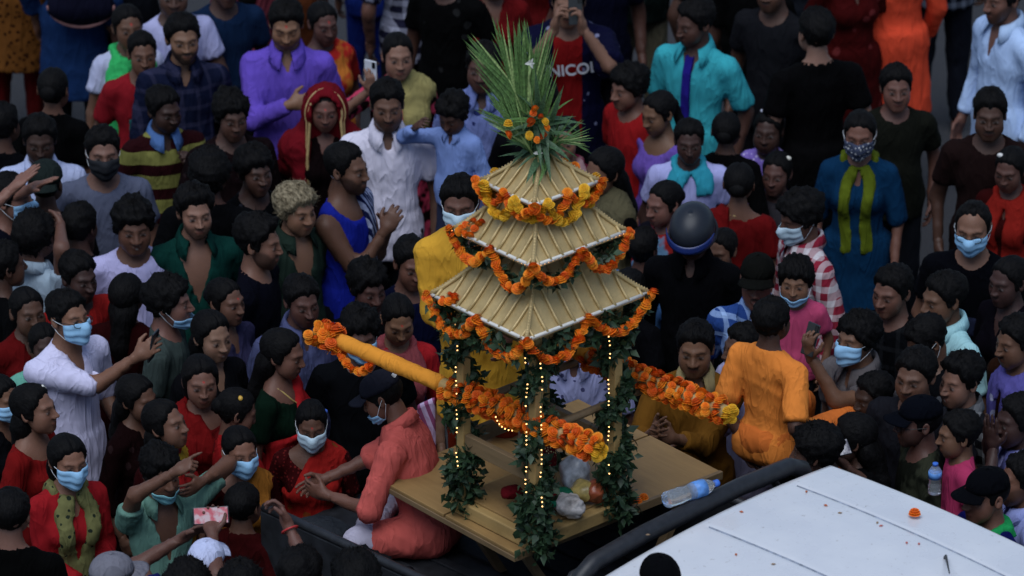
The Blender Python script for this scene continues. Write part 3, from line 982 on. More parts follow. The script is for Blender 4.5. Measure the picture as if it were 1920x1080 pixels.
def d_shawl(ctx, c, pat=None, c2=None, low=.12, sc=1.0):
    """wide cloth over both shoulders and the upper arms"""
    s = ctx['s']; q = qf(ctx); F_ = Field(.018 * max(.8, s))
    ctx['torso'](F_, .030)
    for sd in (-1, 1): ctx['arm'](F_, sd, .75, .022)
    def keep(X, Y, Z):
        a, b, d = q(X, Y, Z)
        side = .075 - np.abs(a)
        return np.maximum(np.maximum(np.where(b < -.02, side, -1), low - d), d - .56) * s
    F_.sub(lambda X, Y, Z: -keep(X, Y, Z))
    F_.sub(lambda X, Y, Z: (np.sqrt(q(X, Y, Z)[0] ** 2 + (q(X, Y, Z)[1] + .03) ** 2 + (q(X, Y, Z)[2] - .575) ** 2) - .10) * s)
    V, Q = F_.mesh(); V = folds(V, Q, ctx['rng'], .014 * s, .05, .7)
    link('shawl', mesh_from('shawl', V, Q, None, True, [cloth(c, pat, c2, sc, ctx['seed'])]), ctx['root'])

def d_veil(ctx, c, edge):
    s = ctx['s']; q = qf(ctx); hc, Rh, hs = ctx['hc'], ctx['Rh'], ctx['hs']; rng = ctx['rng']
    F_ = Field(.014)
    F_.ell(hc + Rh @ (np.array([0, .02, .022]) * hs), np.array([.105, .125, .118]) * hs, Rh, .05)
    F_.cone(hc + Rh @ np.array([0, .03, -.03]), ctx['up']((0, .05, .42)), .105, .145, .06)
    for sd in (-1, 1): F_.cone(ctx['up']((0, .03, .50)), ctx['up']((sd * .18, .02, .43)), .08, .075, .06)
    F_.ell(ctx['up']((0, .06, .25)), np.array([.19, .09, .26]) * s, ctx['Rt'], .06)
    F_.cone(ctx['up']((-.14, -.03, .45)), ctx['up']((-.10, -.10, .08)), .06, .05, .05)
    for sd in (-1, 1): ctx['arm'](F_, sd, .5, .03)
    def hole(X, Y, Z):
        x, y, z = X - hc[0], Y - hc[1], Z - hc[2]
        a = Rh[0, 0] * x + Rh[1, 0] * y + Rh[2, 0] * z; b = Rh[0, 1] * x + Rh[1, 1] * y + Rh[2, 1] * z; d = Rh[0, 2] * x + Rh[1, 2] * y + Rh[2, 2] * z
        top = np.sqrt((a / .072) ** 2 + ((d - .0) / .098) ** 2) - 1
        lowp = np.maximum(np.abs(a) / .072 - 1 - np.maximum(0, -d) * .6, d)
        return np.maximum(np.minimum(top, lowp) * .07, b + .025)
    F_.sub(hole)
    V, Q = F_.mesh(); V = folds(V, Q, rng, .014, .06, .7)
    vo = link('veil', mesh_from('veil', V, Q, None, True, [cloth(c, None, None, 1, ctx['seed'])]), ctx['root'])
    mb = MB()
    pts = []
    for t in np.linspace(-.35, math.pi + .35, 22):
        a, d = .084 * math.cos(t), .108 * math.sin(t)
        pts.append(hc + Rh @ (np.array([a, -.052 + .035 * max(0, math.sin(t)) ** 2, d])))
    pts = [ctx['up']((.10, -.125, .24)), ctx['up']((.105, -.115, .42))] + pts + [ctx['up']((-.105, -.115, .42)), ctx['up']((-.10, -.13, .12))]
    P3 = np.array(pts)
    w = np.zeros_like(P3); 
    for dx, rr in ((0, .008), (.018, .004)):
        Q3 = P3.copy(); ctr = hc.copy(); out = Q3 - ctr; out[:, 1] = 0; out /= np.linalg.norm(out, axis=1)[:, None] + 1e-6
        mb.tube(Q3 + out * dx + np.array([0, .006 if dx else 0, 0]), rr, 6)
    mb.build('gold_border', plain('veil_gold', edge, .5, .4, .3, 60), vo, True)

def d_strap(ctx, c, pat=None, c2=None, sc=1.0, side=1, w=.085, low=-.02):
    """folded cloth hung over one shoulder, front and back"""
    s = ctx['s']; q = qf(ctx); F_ = Field(.016)
    ctx['torso'](F_, .03)
    def keep(X, Y, Z):
        a, b, d = q(X, Y, Z)
        return np.maximum(np.abs(a * side - .115) - w, low - d) * s
    F_.sub(lambda X, Y, Z: -keep(X, Y, Z))
    V, Q = F_.mesh(); V = folds(V, Q, ctx['rng'], .016, .04, .8)
    link('shoulder_cloth', mesh_from('shoulder_cloth', V, Q, None, True, [cloth(c, pat, c2, sc, ctx['seed'])]), ctx['root'])

def d_openshirt(ctx, c, pat=None, c2=None, sc=1.0, sl=1.0, gap=.085):
    """unbuttoned overshirt hanging open over the top"""
    s = ctx['s']; q = qf(ctx); F_ = Field(.0165 * max(.8, s))
    ctx['torso'](F_, .024)
    F_.frustum((0, .01 * s, 1.0 * s), (0, .01 * s, .70 * s), (.175 * s, .13 * s), (.205 * s, .155 * s), .05)
    for sd in (-1, 1): ctx['arm'](F_, sd, sl, .020, .016)
    F_.sub(lambda X, Y, Z: np.maximum(np.abs(q(X, Y, Z)[0]) - gap, q(X, Y, Z)[1] + .02) * s)
    F_.sub(lambda X, Y, Z: (.55 - q(X, Y, Z)[2]) * s)
    F_.sub(lambda X, Y, Z: (np.sqrt(q(X, Y, Z)[0] ** 2 + (q(X, Y, Z)[1] + .03) ** 2 + (q(X, Y, Z)[2] - .575) ** 2) - .09) * s)
    F_.sub(lambda X, Y, Z: (Z - .72 * s) + 0 * X + 0 * Y)
    V, Q = F_.mesh(); V = folds(V, Q, ctx['rng'], .010 * s, .06, .5)
    link('overshirt', mesh_from('overshirt', V, Q, None, True, [cloth(c, pat, c2, sc, ctx['seed'])]), ctx['root'])

def d_placket(ctx, c):
    up = ctx['up']; mb = MB()
    pts = [up((0, -.075 - .0, .50)), up((0, -.112, .42)), up((0, -.128, .30)), up((0, -.128, .12)), up((0, -.140, -.05))]
    P3 = np.array(pts); V = []
    for p in P3:
        V += [p + [-.022, 0, 0], p + [.022, 0, 0], p + [.022, .02, 0], p + [-.022, .02, 0]]
    n = len(P3)
    mb.add(V, [(i * 4 + k, i * 4 + (k + 1) % 4, i * 4 + 4 + (k + 1) % 4, i * 4 + 4 + k) for i in range(n - 1) for k in range(4)])
    mb.build('placket', cloth(c), ctx['root'])

def d_necklace(ctx, c):
    up = ctx['up']
    pts = [up((.075 * math.sin(a), .01 - .105 * math.cos(a) * (1 if math.cos(a) > 0 else .6), .515 - .10 * max(0, math.cos(a)) ** 2)) for a in np.linspace(0, 2 * math.pi, 25)]
    MB().tube(pts, .004, 5).build('necklace', plain('gold_chain', c, .4, .5, .2), ctx['root'], True)

def d_print(ctx, c, w=.11, z0=.16, z1=.28):
    """printed panel on the chest, hugging the shirt"""
    s = ctx['s']; q = qf(ctx); F_ = Field(.014)
    ctx['torso'](F_, .019)
    def keep(X, Y, Z):
        a, b, d = q(X, Y, Z)
        return np.maximum(np.maximum(np.abs(a) - w, b + .03), np.maximum(z0 - d, d - z1)) * s
    F_.sub(lambda X, Y, Z: -keep(X, Y, Z))
    V, Q = F_.mesh()
    link('chest_print', mesh_from('chest_print', V, Q, None, True, [cloth(c, 'floral', tuple(v * .6 for v in c), .5, ctx['seed'])]), ctx['root'])

def d_bangle(ctx, c, side=1, n=3):
    Sh, El, Wr, fd, pn, pose = ctx['arms'][side]
    ax = (Wr - El) / np.linalg.norm(Wr - El); e = np.cross(ax, [0.3, .5, .8]); e /= np.linalg.norm(e); g = np.cross(ax, e)
    for i in range(n):
        cpt = Wr - ax * (.02 + .016 * i)
        MB().tube([cpt + (e * math.cos(t) + g * math.sin(t)) * .036 * ctx['s'] for t in np.linspace(0, 2 * math.pi, 15)], .0045, 5).build('bangle', plain('bangle' + str(c), c, .4, .5, .1), ctx['root'], True)

DRAPES = dict(scarf=d_scarf, pallu=d_pallu, shawl=d_shawl, veil=d_veil, strap=d_strap, openshirt=d_openshirt, placket=d_placket, necklace=d_necklace, print=d_print, bangle=d_bangle)

def cap_part(root_o, hw, e, rng):
    c = e[1]; back = len(e) > 2 and e[2] == 'back'
    g = -1 if back else 1
    mt = cloth(c, None, None, 1.0, 7)
    n, m = 24, 8
    V = []
    for i in range(m):
        t = i / (m - 1) * 1.0
        el = t * math.pi / 2
        for k in range(n):
            a = 2 * math.pi * k / n
            rx, ry = .084 * math.cos(el) ** .8, .104 * math.cos(el) ** .8
            pan = 1 + .012 * math.cos(6 * a) * math.cos(el)
            V.append((rx * pan * math.sin(a), .012 - g * ry * pan * math.cos(a), .045 + .084 * math.sin(el)))
    Q = [(i * n + k, i * n + (k + 1) % n, (i + 1) * n + (k + 1) % n, (i + 1) * n + k) for i in range(m - 1) for k in range(n)]
    co = link('cap', mesh_from('cap', hw(V), Q, None, True, [mt]), root_o)
    so = co.modifiers.new('thick', 'SOLIDIFY'); so.thickness = .004
    V = []; nu, nv_ = 15, 6
    for j in range(nv_):
        for k in range(nu):
            a = (k / (nu - 1) - .5) * 2.0
            rr = 1 + .72 * j / (nv_ - 1) * math.cos(a * .78) ** .7
            V.append((.081 * rr ** .45 * math.sin(a) * 1.02, .012 - g * .103 * rr * math.cos(a) ** .9, .050 - .020 * (rr - 1) - .018 * math.sin(a) ** 2 * rr))
    Q = [(j * nu + k, j * nu + k + 1, (j + 1) * nu + k + 1, (j + 1) * nu + k) for j in range(nv_ - 1) for k in range(nu - 1)]
    vo = link('visor', mesh_from('visor', hw(V), Q, None, True, [mt]), co)
    so = vo.modifiers.new('thick', 'SOLIDIFY'); so.thickness = .005
    if len(e) > 3:
        MB().add(hw([(-.022, .012 + g * .0985, .070), (.022, .012 + g * .0985, .070), (.022, .012 + g * .093, .088), (-.022, .012 + g * .093, .088), (-.022, .012 + g * .105, .070), (.022, .012 + g * .105, .070), (.022, .012 + g * .100, .088), (-.022, .012 + g * .100, .088)]), [(0, 1, 2, 3), (4, 5, 6, 7), (0, 1, 5, 4), (2, 3, 7, 6), (0, 3, 7, 4), (1, 2, 6, 5)]).build('white_patch', plain('cap_patch', e[3], .7), co)
    mb = MB(); mb.add(hw([(0.008 * math.sin(t), .012 + .008 * math.cos(t), .131) for t in np.linspace(0, 6.28, 9)[:-1]] + [(0, .012, .136)]), [(k, (k + 1) % 8, 8) for k in range(8)])
    mb.build('button', mt, co)

def helmet_part(root_o, hw):
    mt = plain('helmet_shell', (.014, .017, .024), .42, .35, .15, 4)
    n, m = 28, 14; V = []
    for i in range(m):
        el = -.42 + (math.pi / 2 + .42) * i / (m - 1)
        for k in range(n):
            a = 2 * math.pi * k / n
            V.append((.106 * math.cos(el) * math.sin(a), .012 - .134 * math.cos(el) * math.cos(a), .032 + .106 * math.sin(el)))
    Q = [(i * n + k, i * n + (k + 1) % n, (i + 1) * n + (k + 1) % n, (i + 1) * n + k) for i in range(m - 1) for k in range(n)]
    ho = link('helmet', mesh_from('helmet', hw(V), Q, None, True, [mt]), root_o)
    so = ho.modifiers.new('thick', 'SOLIDIFY'); so.thickness = .012
    V = []; nu = 17
    for j in range(4):
        for k in range(nu):
            a = (k / (nu - 1) - .5) * 2.6
            V.append((.116 * math.sin(a), .012 - .147 * math.cos(a) - .006 * j, .050 - .030 * j / 3))
    Q = [(j * nu + k, j * nu + k + 1, (j + 1) * nu + k + 1, (j + 1) * nu + k) for j in range(3) for k in range(nu - 1)]
    vo = link('visor', mesh_from('visor', hw(V), Q, None, True, [plain('helmet_visor', (.012, .025, .12), .25, .4, .1)]), ho)
    so = vo.modifiers.new('thick', 'SOLIDIFY'); so.thickness = .004
    mb = MB()
    mb.tube(hw([(.110 * math.sin(a), .012 - .138 * math.cos(a), -.012) for a in np.linspace(0, 2 * math.pi, 29)]), .008, 6)
    mb.build('rim', plain('helmet_rim', (.008, .009, .014), .4), ho, True)

def clip_part(root_o, hw, e):
    for p in e[2]:
        f = Field(.006); f.ell((0, 0, 0), (.020, .014, .014), None, .01); v, q = f.mesh()
        link('hair_clip', mesh_from('hair_clip', hw(v + np.array(p)), q, None, True, [plain('clip' + str(e[1]), e[1], .4, .5, .1)]), root_o)
# ------------------------------------------------------------------ the crowd
def A(r, g, b, k=1.25): return alb((r, g, b), k)
def top(t, c, **k): return dict(t=t, c=A(*c), **k)
DARK = dict(c=(.008, .008, .011)); JEANS = dict(c=(.015, .02, .04)); BRN = dict(c=(.05, .035, .03))
def SK(r, g, b, **k): return dict(t='skirt', c=A(r, g, b), **k)
TOWARD = dict(pn=(0, 1, .2))
P_ = person
# ------------------------------------------------------------------ ground
def ground():
    k = NT('asphalt', .9, .25)
    o = k.obj()
    n1 = k.noise(o, 1.2, 4); n2 = k.noise(o, 140, 3)
    c = k.mix(n1, (.020, .021, .025), (.040, .040, .045))
    v = k.n('TexVoronoi'); v.inputs['Scale'].default_value = 120; k.l(o, v.inputs[0])
    c = k.mix(k.math('LESS_THAN', v.outputs['Distance'], .28), c, (.06, .058, .056))
    k.col(c); k.bump(k.math('ADD', n2, v.outputs['Distance']), .004)
    m = MB(); m.add([(-300, -300, 0), (300, -300, 0), (300, 300, 0), (-300, 300, 0)], [(0, 1, 2, 3)])
    g = m.build('ground', k.m); g['kind'] = 'structure'
ground()

# ------------------------------------------------------------------ pickup truck
TH = math.radians(-44)
T0 = np.array([.84, -2.61, 0])
TR = Rz(TH)
def tl(p): return TR.T @ (np.array(p) - T0)          # world -> truck
def tw(p): return T0 + TR @ np.array(p, float)
truck = empty('pickup_truck', T0, TH)
tag(truck, 'white pickup truck with black load bed carrying the shrine', 'truck')
def paint():
    k = NT('white_paint', .22, .5)
    o = k.obj(); n = k.noise(o, 3, 4); d = k.noise(o, 40, 5, .7)
    c = k.mix(k.ramp(n, .35, .8), (.60, .615, .65), (.68, .69, .71))
    c = k.mix(k.ramp(d, .62, .72), c, (.40, .39, .38))
    k.col(c); k.l(k.ramp(n, .3, .7, (.18,) * 3, (.42,) * 3), k.b.inputs['Roughness'])
    k.bump(k.noise(o, 5, 2), .006, .6)
    k.b.inputs['Coat Weight'].default_value = .4; k.b.inputs['Coat Roughness'].default_value = .12
    return k.m
PAINT = paint()
BLACK = plain('black_plastic', (.016, .017, .02), .45, .4, .3, 30)
RUB = plain('rubber', (.012, .012, .013), .8, .2, .3, 30)
GLS = plain('dark_glass', (.02, .025, .03), .06, .6, .1)
STEEL = plain('bed_steel', (.014, .015, .018), .6, .3, .5, 14, .002)
def roof_panel():
    Lr, hw = 1.42, .775
    us = np.linspace(0, 1, 60); ns = np.linspace(-1, 1, 121)
    seams = SEAMS
    V = []
    for a in us:
        for b in ns:
            # rounded rectangle outline
            x = a * Lr; y = b * hw
            r = .10; dx = max(0, r - x, x - (Lr - r)); dy = max(0, abs(y) - (hw - r))
            dd = math.hypot(dx, dy)
            if dd > r:
                kx = r / dd
                if x < r: x = r - dx * kx
                elif x > Lr - r: x = Lr - r + dx * kx
                y = math.copysign(hw - r + dy * kx, y)
            z = 1.655 + .040 * (1 - (y / hw) ** 2) - .03 * ((x - .55) / .8) ** 2
            e = min(x, Lr - x, hw - abs(y)); z -= .075 * max(0, 1 - e / .07) ** 2.2
            for sn in seams:
                if .10 < x < Lr - .08: z -= .007 * math.exp(-((y - sn) / .0085) ** 2)
            V.append((x, y, z))
    nb = len(ns)
    Q = [(i * nb + j, (i + 1) * nb + j, (i + 1) * nb + j + 1, i * nb + j + 1) for i in range(len(us) - 1) for j in range(nb - 1)]
    return mesh_from('roof', V, Q, None, True, [PAINT])
s1 = (tl(at(1500, 905, 1.68))[1] + tl(at(1860, 1065, 1.68))[1]) / 2
s2 = (tl(at(1340, 990, 1.69))[1] + tl(at(1540, 1075, 1.69))[1]) / 2
SEAMS = [s1, s2, s2 - (s1 - s2)]
ro = link('roof', roof_panel(), truck)
def cab():
    # upper cab below the roof
    b = MB(); b.hexa([(.03, -.75, .95), (1.55, -.75, .95), (1.55, .75, .95), (.03, .75, .95), (.03, -.715, 1.58), (1.30, -.715, 1.58), (1.30, .715, 1.58), (.03, .715, 1.58)])
    c = b.build('cab_body', PAINT, truck, False, .03)
    for sd in (-1, 1):
        m = MB(); m.hexa([(.25, sd * .744, 1.02), (.95, sd * .744, 1.02), (.95, sd * .754, 1.02), (.25, sd * .754, 1.02), (.25, sd * .722, 1.50), (.90, sd * .722, 1.50), (.90, sd * .732, 1.50), (.25, sd * .732, 1.50)])
        m.build('side_window', GLS, truck)
    m = MB(); m.hexa([(1.50, -.60, 1.02), (1.56, -.60, 1.02), (1.56, .60, 1.02), (1.50, .60, 1.02), (1.30, -.56, 1.52), (1.36, -.56, 1.52), (1.36, .56, 1.52), (1.30, .56, 1.52)])
    m.build('windscreen', GLS, truck)
    m = MB(); m.hexa([(.02, -.52, 1.15), (.035, -.52, 1.15), (.035, .52, 1.15), (.02, .52, 1.15), (.02, -.50, 1.50), (.035, -.50, 1.50), (.035, .50, 1.50), (.02, .50, 1.50)])
    m.build('rear_window', GLS, truck)
    m = MB(); m.box((.80, 0, .66), (1.54, 1.52, .60)); m.build('lower_body', PAINT, truck, False, .06)
    m = MB(); m.hexa([(1.55, -.72, .40), (2.55, -.70, .40), (2.55, .70, .40), (1.55, .72, .40), (1.55, -.70, 1.00), (2.50, -.64, .88), (2.50, .64, .88), (1.55, .70, 1.00)])
    m.build('bonnet', PAINT, truck, False, .06)
    m = MB(); m.box((2.60, 0, .48), (.16, 1.50, .22)); m.build('bumper', BLACK, truck, False, .04)
    for sd in (-1, 1):
        m = MB(); m.lathe([(.0, -.02), (.10, -.02), (.10, .03), (.0, .05)], 16, (2.56, sd * .52, .72), Ry(math.pi / 2)); m.build('headlight', plain('lamp_glass', (.6, .62, .65), .1, .6), truck, True)
        m = MB(); m.box((1.28, sd * .84, 1.08), (.10, .18, .15)); m.build('wing_mirror', BLACK, truck, False, .03)
    for x in (1.95, -1.15):
        for sd in (-1, 1):
            tr = MB().lathe([(.20, -.10), (.31, -.10), (.335, -.06), (.335, .06), (.31, .10), (.20, .10)], 28, (x, sd * .72, .335), Rx(math.pi / 2)); t = tr.build('wheel', RUB, truck, True)
            MB().lathe([(.0, -.05), (.20, -.06), (.21, -.085), (.21, .085), (.20, .06), (.0, .05)], 20, (x, sd * .725, .335), Rx(math.pi / 2)).build('rim', plain('rim_metal', (.35, .35, .36), .4, .5, .1, 8, 0, .8), t, True)
    for sn in SEAMS[:2]:
        pts = [(x, sn, 1.655 + .040 * (1 - (sn / .775) ** 2) - .03 * ((x - .55) / .8) ** 2 - .0055) for x in np.linspace(.11, 1.33, 20)]
        MB().tube(pts, .0055, 6).build('roof_seam', plain('seam_sealant', (.24, .27, .33), .7, .3, .4, 30), ro, True)
    MB().tube([tl(at(1772, 1046, 1.68)), tl(at(1772, 1046, 1.68)) + np.array([.02, -.02, .025]), tl(at(1772, 1046, 1.68)) + np.array([.22, -.24, .10])], [.008, .006, .003], 6).build('aerial', BLACK, truck)
    # load bed
    m = MB(); m.box((-1.02, 0, .93), (1.90, 1.46, .04)); fl = m.build('bed_floor', STEEL, truck)
    for i in range(9):
        MB().box((-1.02, -.62 + i * .155, .9575), (1.86, .05, .014)).build('floor_rib', STEEL, fl, False, .004)
    for sd in (-1, 1):
        MB().box((-1.02, sd * .745, .88), (1.92, .035, .74)).build('bed_side', STEEL, truck, False, .008)
        MB().tube([(-1.97, sd * .745, 1.262), (-1.6, sd * .745, 1.264), (-.8, sd * .745, 1.264), (-.05, sd * .745, 1.262)], .022, 8).build('side_rail', BLACK, truck, True)
    MB().box((-.085, 0, .88), (.035, 1.44, .74)).build('headboard', STEEL, truck, False, .008)
    MB().box((-2.10, 0, .92), (.24, 1.40, .03)).build('tailgate', STEEL, truck, False, .008)
    for sd in (-1, 1): MB().box((.75, sd * .84, .27), (1.3, .20, .035)).build('side_step', BLACK, truck, False, .01)
    MB().box((-1.02, 0, .62), (1.9, .80, .25)).build('chassis', BLACK, truck, False, .02)
    # guard bar behind the cab roof
    z = 1.625
    bar = [(-.09, -.74, 1.10), (-.09, -.74, 1.36), (-.092, -.735, 1.50), (-.094, -.70, 1.585), (-.095, -.62, 1.625), (-.10, -.3, 1.64), (-.10, .3, 1.64), (-.095, .62, 1.625), (-.094, .70, 1.585), (-.09, .74, 1.50), (-.09, .74, 1.10)]
    MB().tube(bar, .040, 12).build('guard_bar', BLACK, truck, True)
    MB().tube([(-.215, -.70, 1.10), (-.215, -.70, 1.44), (-.215, -.62, 1.52), (-.215, -.3, 1.535), (-.215, .3, 1.535), (-.215, .64, 1.52), (-.215, .70, 1.44), (-.215, .70, 1.10)], .020, 10).build('guard_bar', BLACK, truck, True)
    for y_ in (-.45, 0, .45):
        MB().tube([(-.10, y_, 1.615), (-.215, y_, 1.53)], .012, 8).build('guard_brace', BLACK, truck, True)
cab()

# ------------------------------------------------------------------ plywood platform
PA = math.radians(-49.5)
pz = 1.35
pc = (at(710, 893, pz) + at(1345, 885, pz)) / 2
def wood(name, c, sc=1.0):
    k = NT(name, .55, .35)
    o = k.obj(); mp = k.n('Mapping'); mp.inputs['Scale'].default_value = (1.0, 9, 9); k.l(o, mp.inputs[0])
    g = k.noise(mp.outputs[0], 4 * sc, 5); st = k.noise(o, 3.5, 4)
    cc = k.mix(g, tuple(v * .72 for v in c), tuple(v * 1.2 for v in c))
    cc = k.mix(k.ramp(st, .45, .8), cc, tuple(v * .55 for v in c))
    k.col(cc); k.bump(g, .002); return k.m
PLY = wood('plywood', (.30, .178, .065)); BRW = wood('brown_timber', (.20, .13, .065)); GOLD_W = wood('golden_board', (.42, .27, .10))
plat = empty('platform', pc, PA); plat.location[2] = pz
tag(plat, 'plywood platform on timber struts fixed across the truck bed', 'platform')
MB().box((-.245, 0, -.008), (.478, 1.20, .016)).build('board', PLY, plat, False, .003)
MB().box((.245, 0, -.007), (.478, 1.20, .016)).build('board', PLY, plat, False, .003)
MB().box((0, -.594, -.030), (.96, .022, .026)).build('edge_batten', BRW, plat, False, .003)
MB().box((.482, 0, -.014), (.022, 1.20, .040)).build('edge_batten', BRW, plat, False, .003)
for (x, y_) in ((-.44, -.5), (.40, -.52), (-.44, .5), (.40, .5), (0, -.5)):
    MB().hexa([(x - .02, y_ * .55 - .02, -.385), (x + .02, y_ * .55 - .02, -.385), (x + .02, y_ * .55 + .02, -.385), (x - .02, y_ * .55 + .02, -.385), (x - .02, y_ - .02, -.018), (x + .02, y_ - .02, -.018), (x + .02, y_ + .02, -.018), (x - .02, y_ + .02, -.018)]).build('strut', BRW, plat)

# ------------------------------------------------------------------ shrine palanquin
SA = math.radians(-48.0)
SC = np.array([.118, -2.03, pz + .002])
SR = Rz(SA)
def sw(p): return SC + SR @ np.array(p, float)
def sl_(p): return SR.T @ (np.array(p) - SC)
shrine = empty('shrine_palanquin', SC, SA)
tag(shrine, 'three-tiered golden pagoda palanquin with four garlanded posts', 'palanquin')
def goldm():
    k = NT('gold_card', .42, .5)
    o = k.obj(); n = k.noise(o, 9, 4); f = k.noise(o, 70, 3)
    c = k.mix(k.ramp(n, .3, .75), (.40, .285, .12), (.55, .405, .185))
    k.col(c); k.b.inputs['Metallic'].default_value = .25
    k.l(k.ramp(n, .3, .7, (.34,) * 3, (.55,) * 3), k.b.inputs['Roughness']); k.bump(k.math('ADD', f, n), .0025)
    return k.m
GOLD = goldm()
TRIM = plain('white_trim', (.62, .60, .55), .6, .3, .12, 30)
MB().box((-.02, .02, .035), (.54, .56, .066)).build('plinth', GOLD_W, shrine, False, .006)
MB().box((-.03, .03, .074), (.46, .50, .010)).build('plinth_top', PLY, shrine, False, .002)
HP = .232
for sx in (-1, 1):
    for sy in (-1, 1):
        MB().box((sx * HP, sy * HP, .555), (.045, .045, .965)).build('post', GOLD_W, shrine, False, .004)
for (a, b, z) in (((-HP, -HP), (HP, -HP), .36), ((-HP, HP), (HP, HP), .36), ((-HP, -HP), (-HP, HP), .36), ((HP, -HP), (HP, HP), 1.0), ((-HP, -HP), (-HP, HP), 1.0), ((-HP, -HP), (HP, -HP), 1.0), ((-HP, HP), (HP, HP), 1.0)):
    c = ((a[0] + b[0]) / 2, (a[1] + b[1]) / 2, z); dx, dy = abs(a[0] - b[0]), abs(a[1] - b[1])
    MB().box(c, (max(dx - .048, .030), max(dy - .048, .030), .075)).build('rail', BRW if z < .9 else GOLD_W, shrine, False, .003)
def tier(hx, hy, z, tx, ty, zt, nr):
    """hip roof: eave half sizes -> top half sizes, ribs on each slope, white eave trim, beaded hips"""
    def prof(t):        # slightly concave slope
        return t, z + (zt - z) * (t ** 1.18)
    def ring(t, off=0.0):
        f, zz = prof(t); ax = hx + (tx - hx) * f + off; ay = hy + (ty - hy) * f + off
        return [(-ax, -ay, zz), (ax, -ay, zz), (ax, ay, zz), (-ax, ay, zz)]
    V = []; Q = []
    ts = np.linspace(0, 1, 7)
    for t in ts: V += ring(t)
    for i in range(6):
        for k in range(4): Q.append((i * 4 + k, i * 4 + (k + 1) % 4, i * 4 + 4 + (k + 1) % 4, i * 4 + 4 + k))
    m = MB(); m.add(V, Q); m.add([(x, y_, z_ - .012) for x, y_, z_ in ring(0)], [(3, 2, 1, 0)])
    rf = m.build('roof_tier', GOLD, shrine)
    so = rf.modifiers.new('thick', 'SOLIDIFY'); so.thickness = .008
    for sd in range(4):
        lo = np.array(ring(0)); up_ = np.array(ring(1))
        a0, b0 = lo[sd], lo[(sd + 1) % 4]; a1, b1 = up_[sd], up_[(sd + 1) % 4]
        L0 = np.linalg.norm(b0 - a0); L1 = np.linalg.norm(b1 - a1)
        ex = (b0 - a0) / L0; mid0 = (a0 + b0) / 2
        slope = (a1 + b1) / 2 - mid0
        nrm = np.cross(ex, slope); nrm /= np.linalg.norm(nrm)
        for i in range(nr):
            u = (-1 + 2 * (i + .5) / nr) * L0 / 2
            # rib climbs square to the eave until it meets the hip
            tmax = 1.0 if abs(u) <= L1 / 2 else (L0 / 2 - abs(u)) / ((L0 - L1) / 2)
            if tmax < .12: continue
            pts = []
            for t in np.linspace(0.0, tmax * .985, 5):
                f, zz = prof(t)
                p = mid0 + ex * u + slope * f; p[2] = zz
                pts.append(p + nrm * .006)
            MB().tube(pts, .0075, 6).build('rib', GOLD, rf, True)
        # eave trim
        MB().tube([a0 + np.array([0, 0, .004]), (a0 + b0) / 2 + np.array([0, 0, .002]), b0 + np.array([0, 0, .004])], .0085, 6).build('eave_trim', TRIM, rf, True)
        # beaded hip
        hp = MB(); pts = []
        for t in np.linspace(0, 1, 6):
            f, zz = prof(t); pts.append(a0 + (a1 - a0) * f); pts[-1][2] = zz + .008
        hp.tube(pts, .010, 6); hip = hp.build('hip_ridge', GOLD, rf, True)
        bd = MB()
        for t in np.linspace(.02, .98, max(8, int(np.linalg.norm(a1 - a0) / .014))):
            f, zz = prof(t); p = a0 + (a1 - a0) * f
            bd.lathe([(.001, -.005), (.0045, 0), (.001, .005)], 5, (p[0], p[1], zz + .020))
        bo = bd.build('beads', GOLD, hip); bo['kind'] = 'stuff'
    return rf
E1, E2, E3 = 1.065, 1.362, 1.592
tier(.305, .352, E1, .125, .135, E1 + .215, 9)
MB().box((0, 0, E1 + .27), (.235, .245, .20)).build('drum', GOLD, shrine)
tier(.252, .268, E2, .095, .10, E2 + .185, 8)
MB().box((0, 0, E2 + .21), (.17, .18, .14)).build('drum', GOLD, shrine)
tier(.168, .186, E3, .03, .03, E3 + .125, 6)
# carrying poles
CLOTH_Y = cloth(A(212, 146, 36), None, None, 1, 3)
zp = 1.95
pA0, pA1 = sl_(at(596, 622, zp)), sl_(at(1118, 842, zp))
pB1 = sl_(at(1362, 773, zp)); pB0 = pB1 + (pA0 - pA1) * .80
def pole(p0, p1, cut):
    pm = p0 + (p1 - p0) * cut
    po = MB().tube([p0, p0 + (p1 - p0) * .3, p0 + (p1 - p0) * .6, p1], .030, 12).build('carrying_pole', GOLD_W, shrine, True)
    d = (p1 - p0) / np.linalg.norm(p1 - p0)
    n = 24; pts = [p0 + (pm - p0) * t for t in np.linspace(.02, 1, n)]
    rg = np.random.default_rng(5)
    MB().tube(pts, .034 + .006 * rg.random(n), 14).build('cloth_wrap', CLOTH_Y, po, True)
    return po
pole(pA0, pA1, .46); pole(pB0, pB1, .40)
for x in (-.20, .20):
    MB().tube([(x, pA0[1] + (x - pA0[0]) / (pA1[0] - pA0[0]) * (pA1[1] - pA0[1]), zp - SC[2] - .055), (x, pB0[1] + (x - pB0[0]) / (pB1[0] - pB0[0]) * (pB1[1] - pB0[1]), zp - SC[2] - .055)], .018, 8).build('cross_bar', BRW, shrine, True)

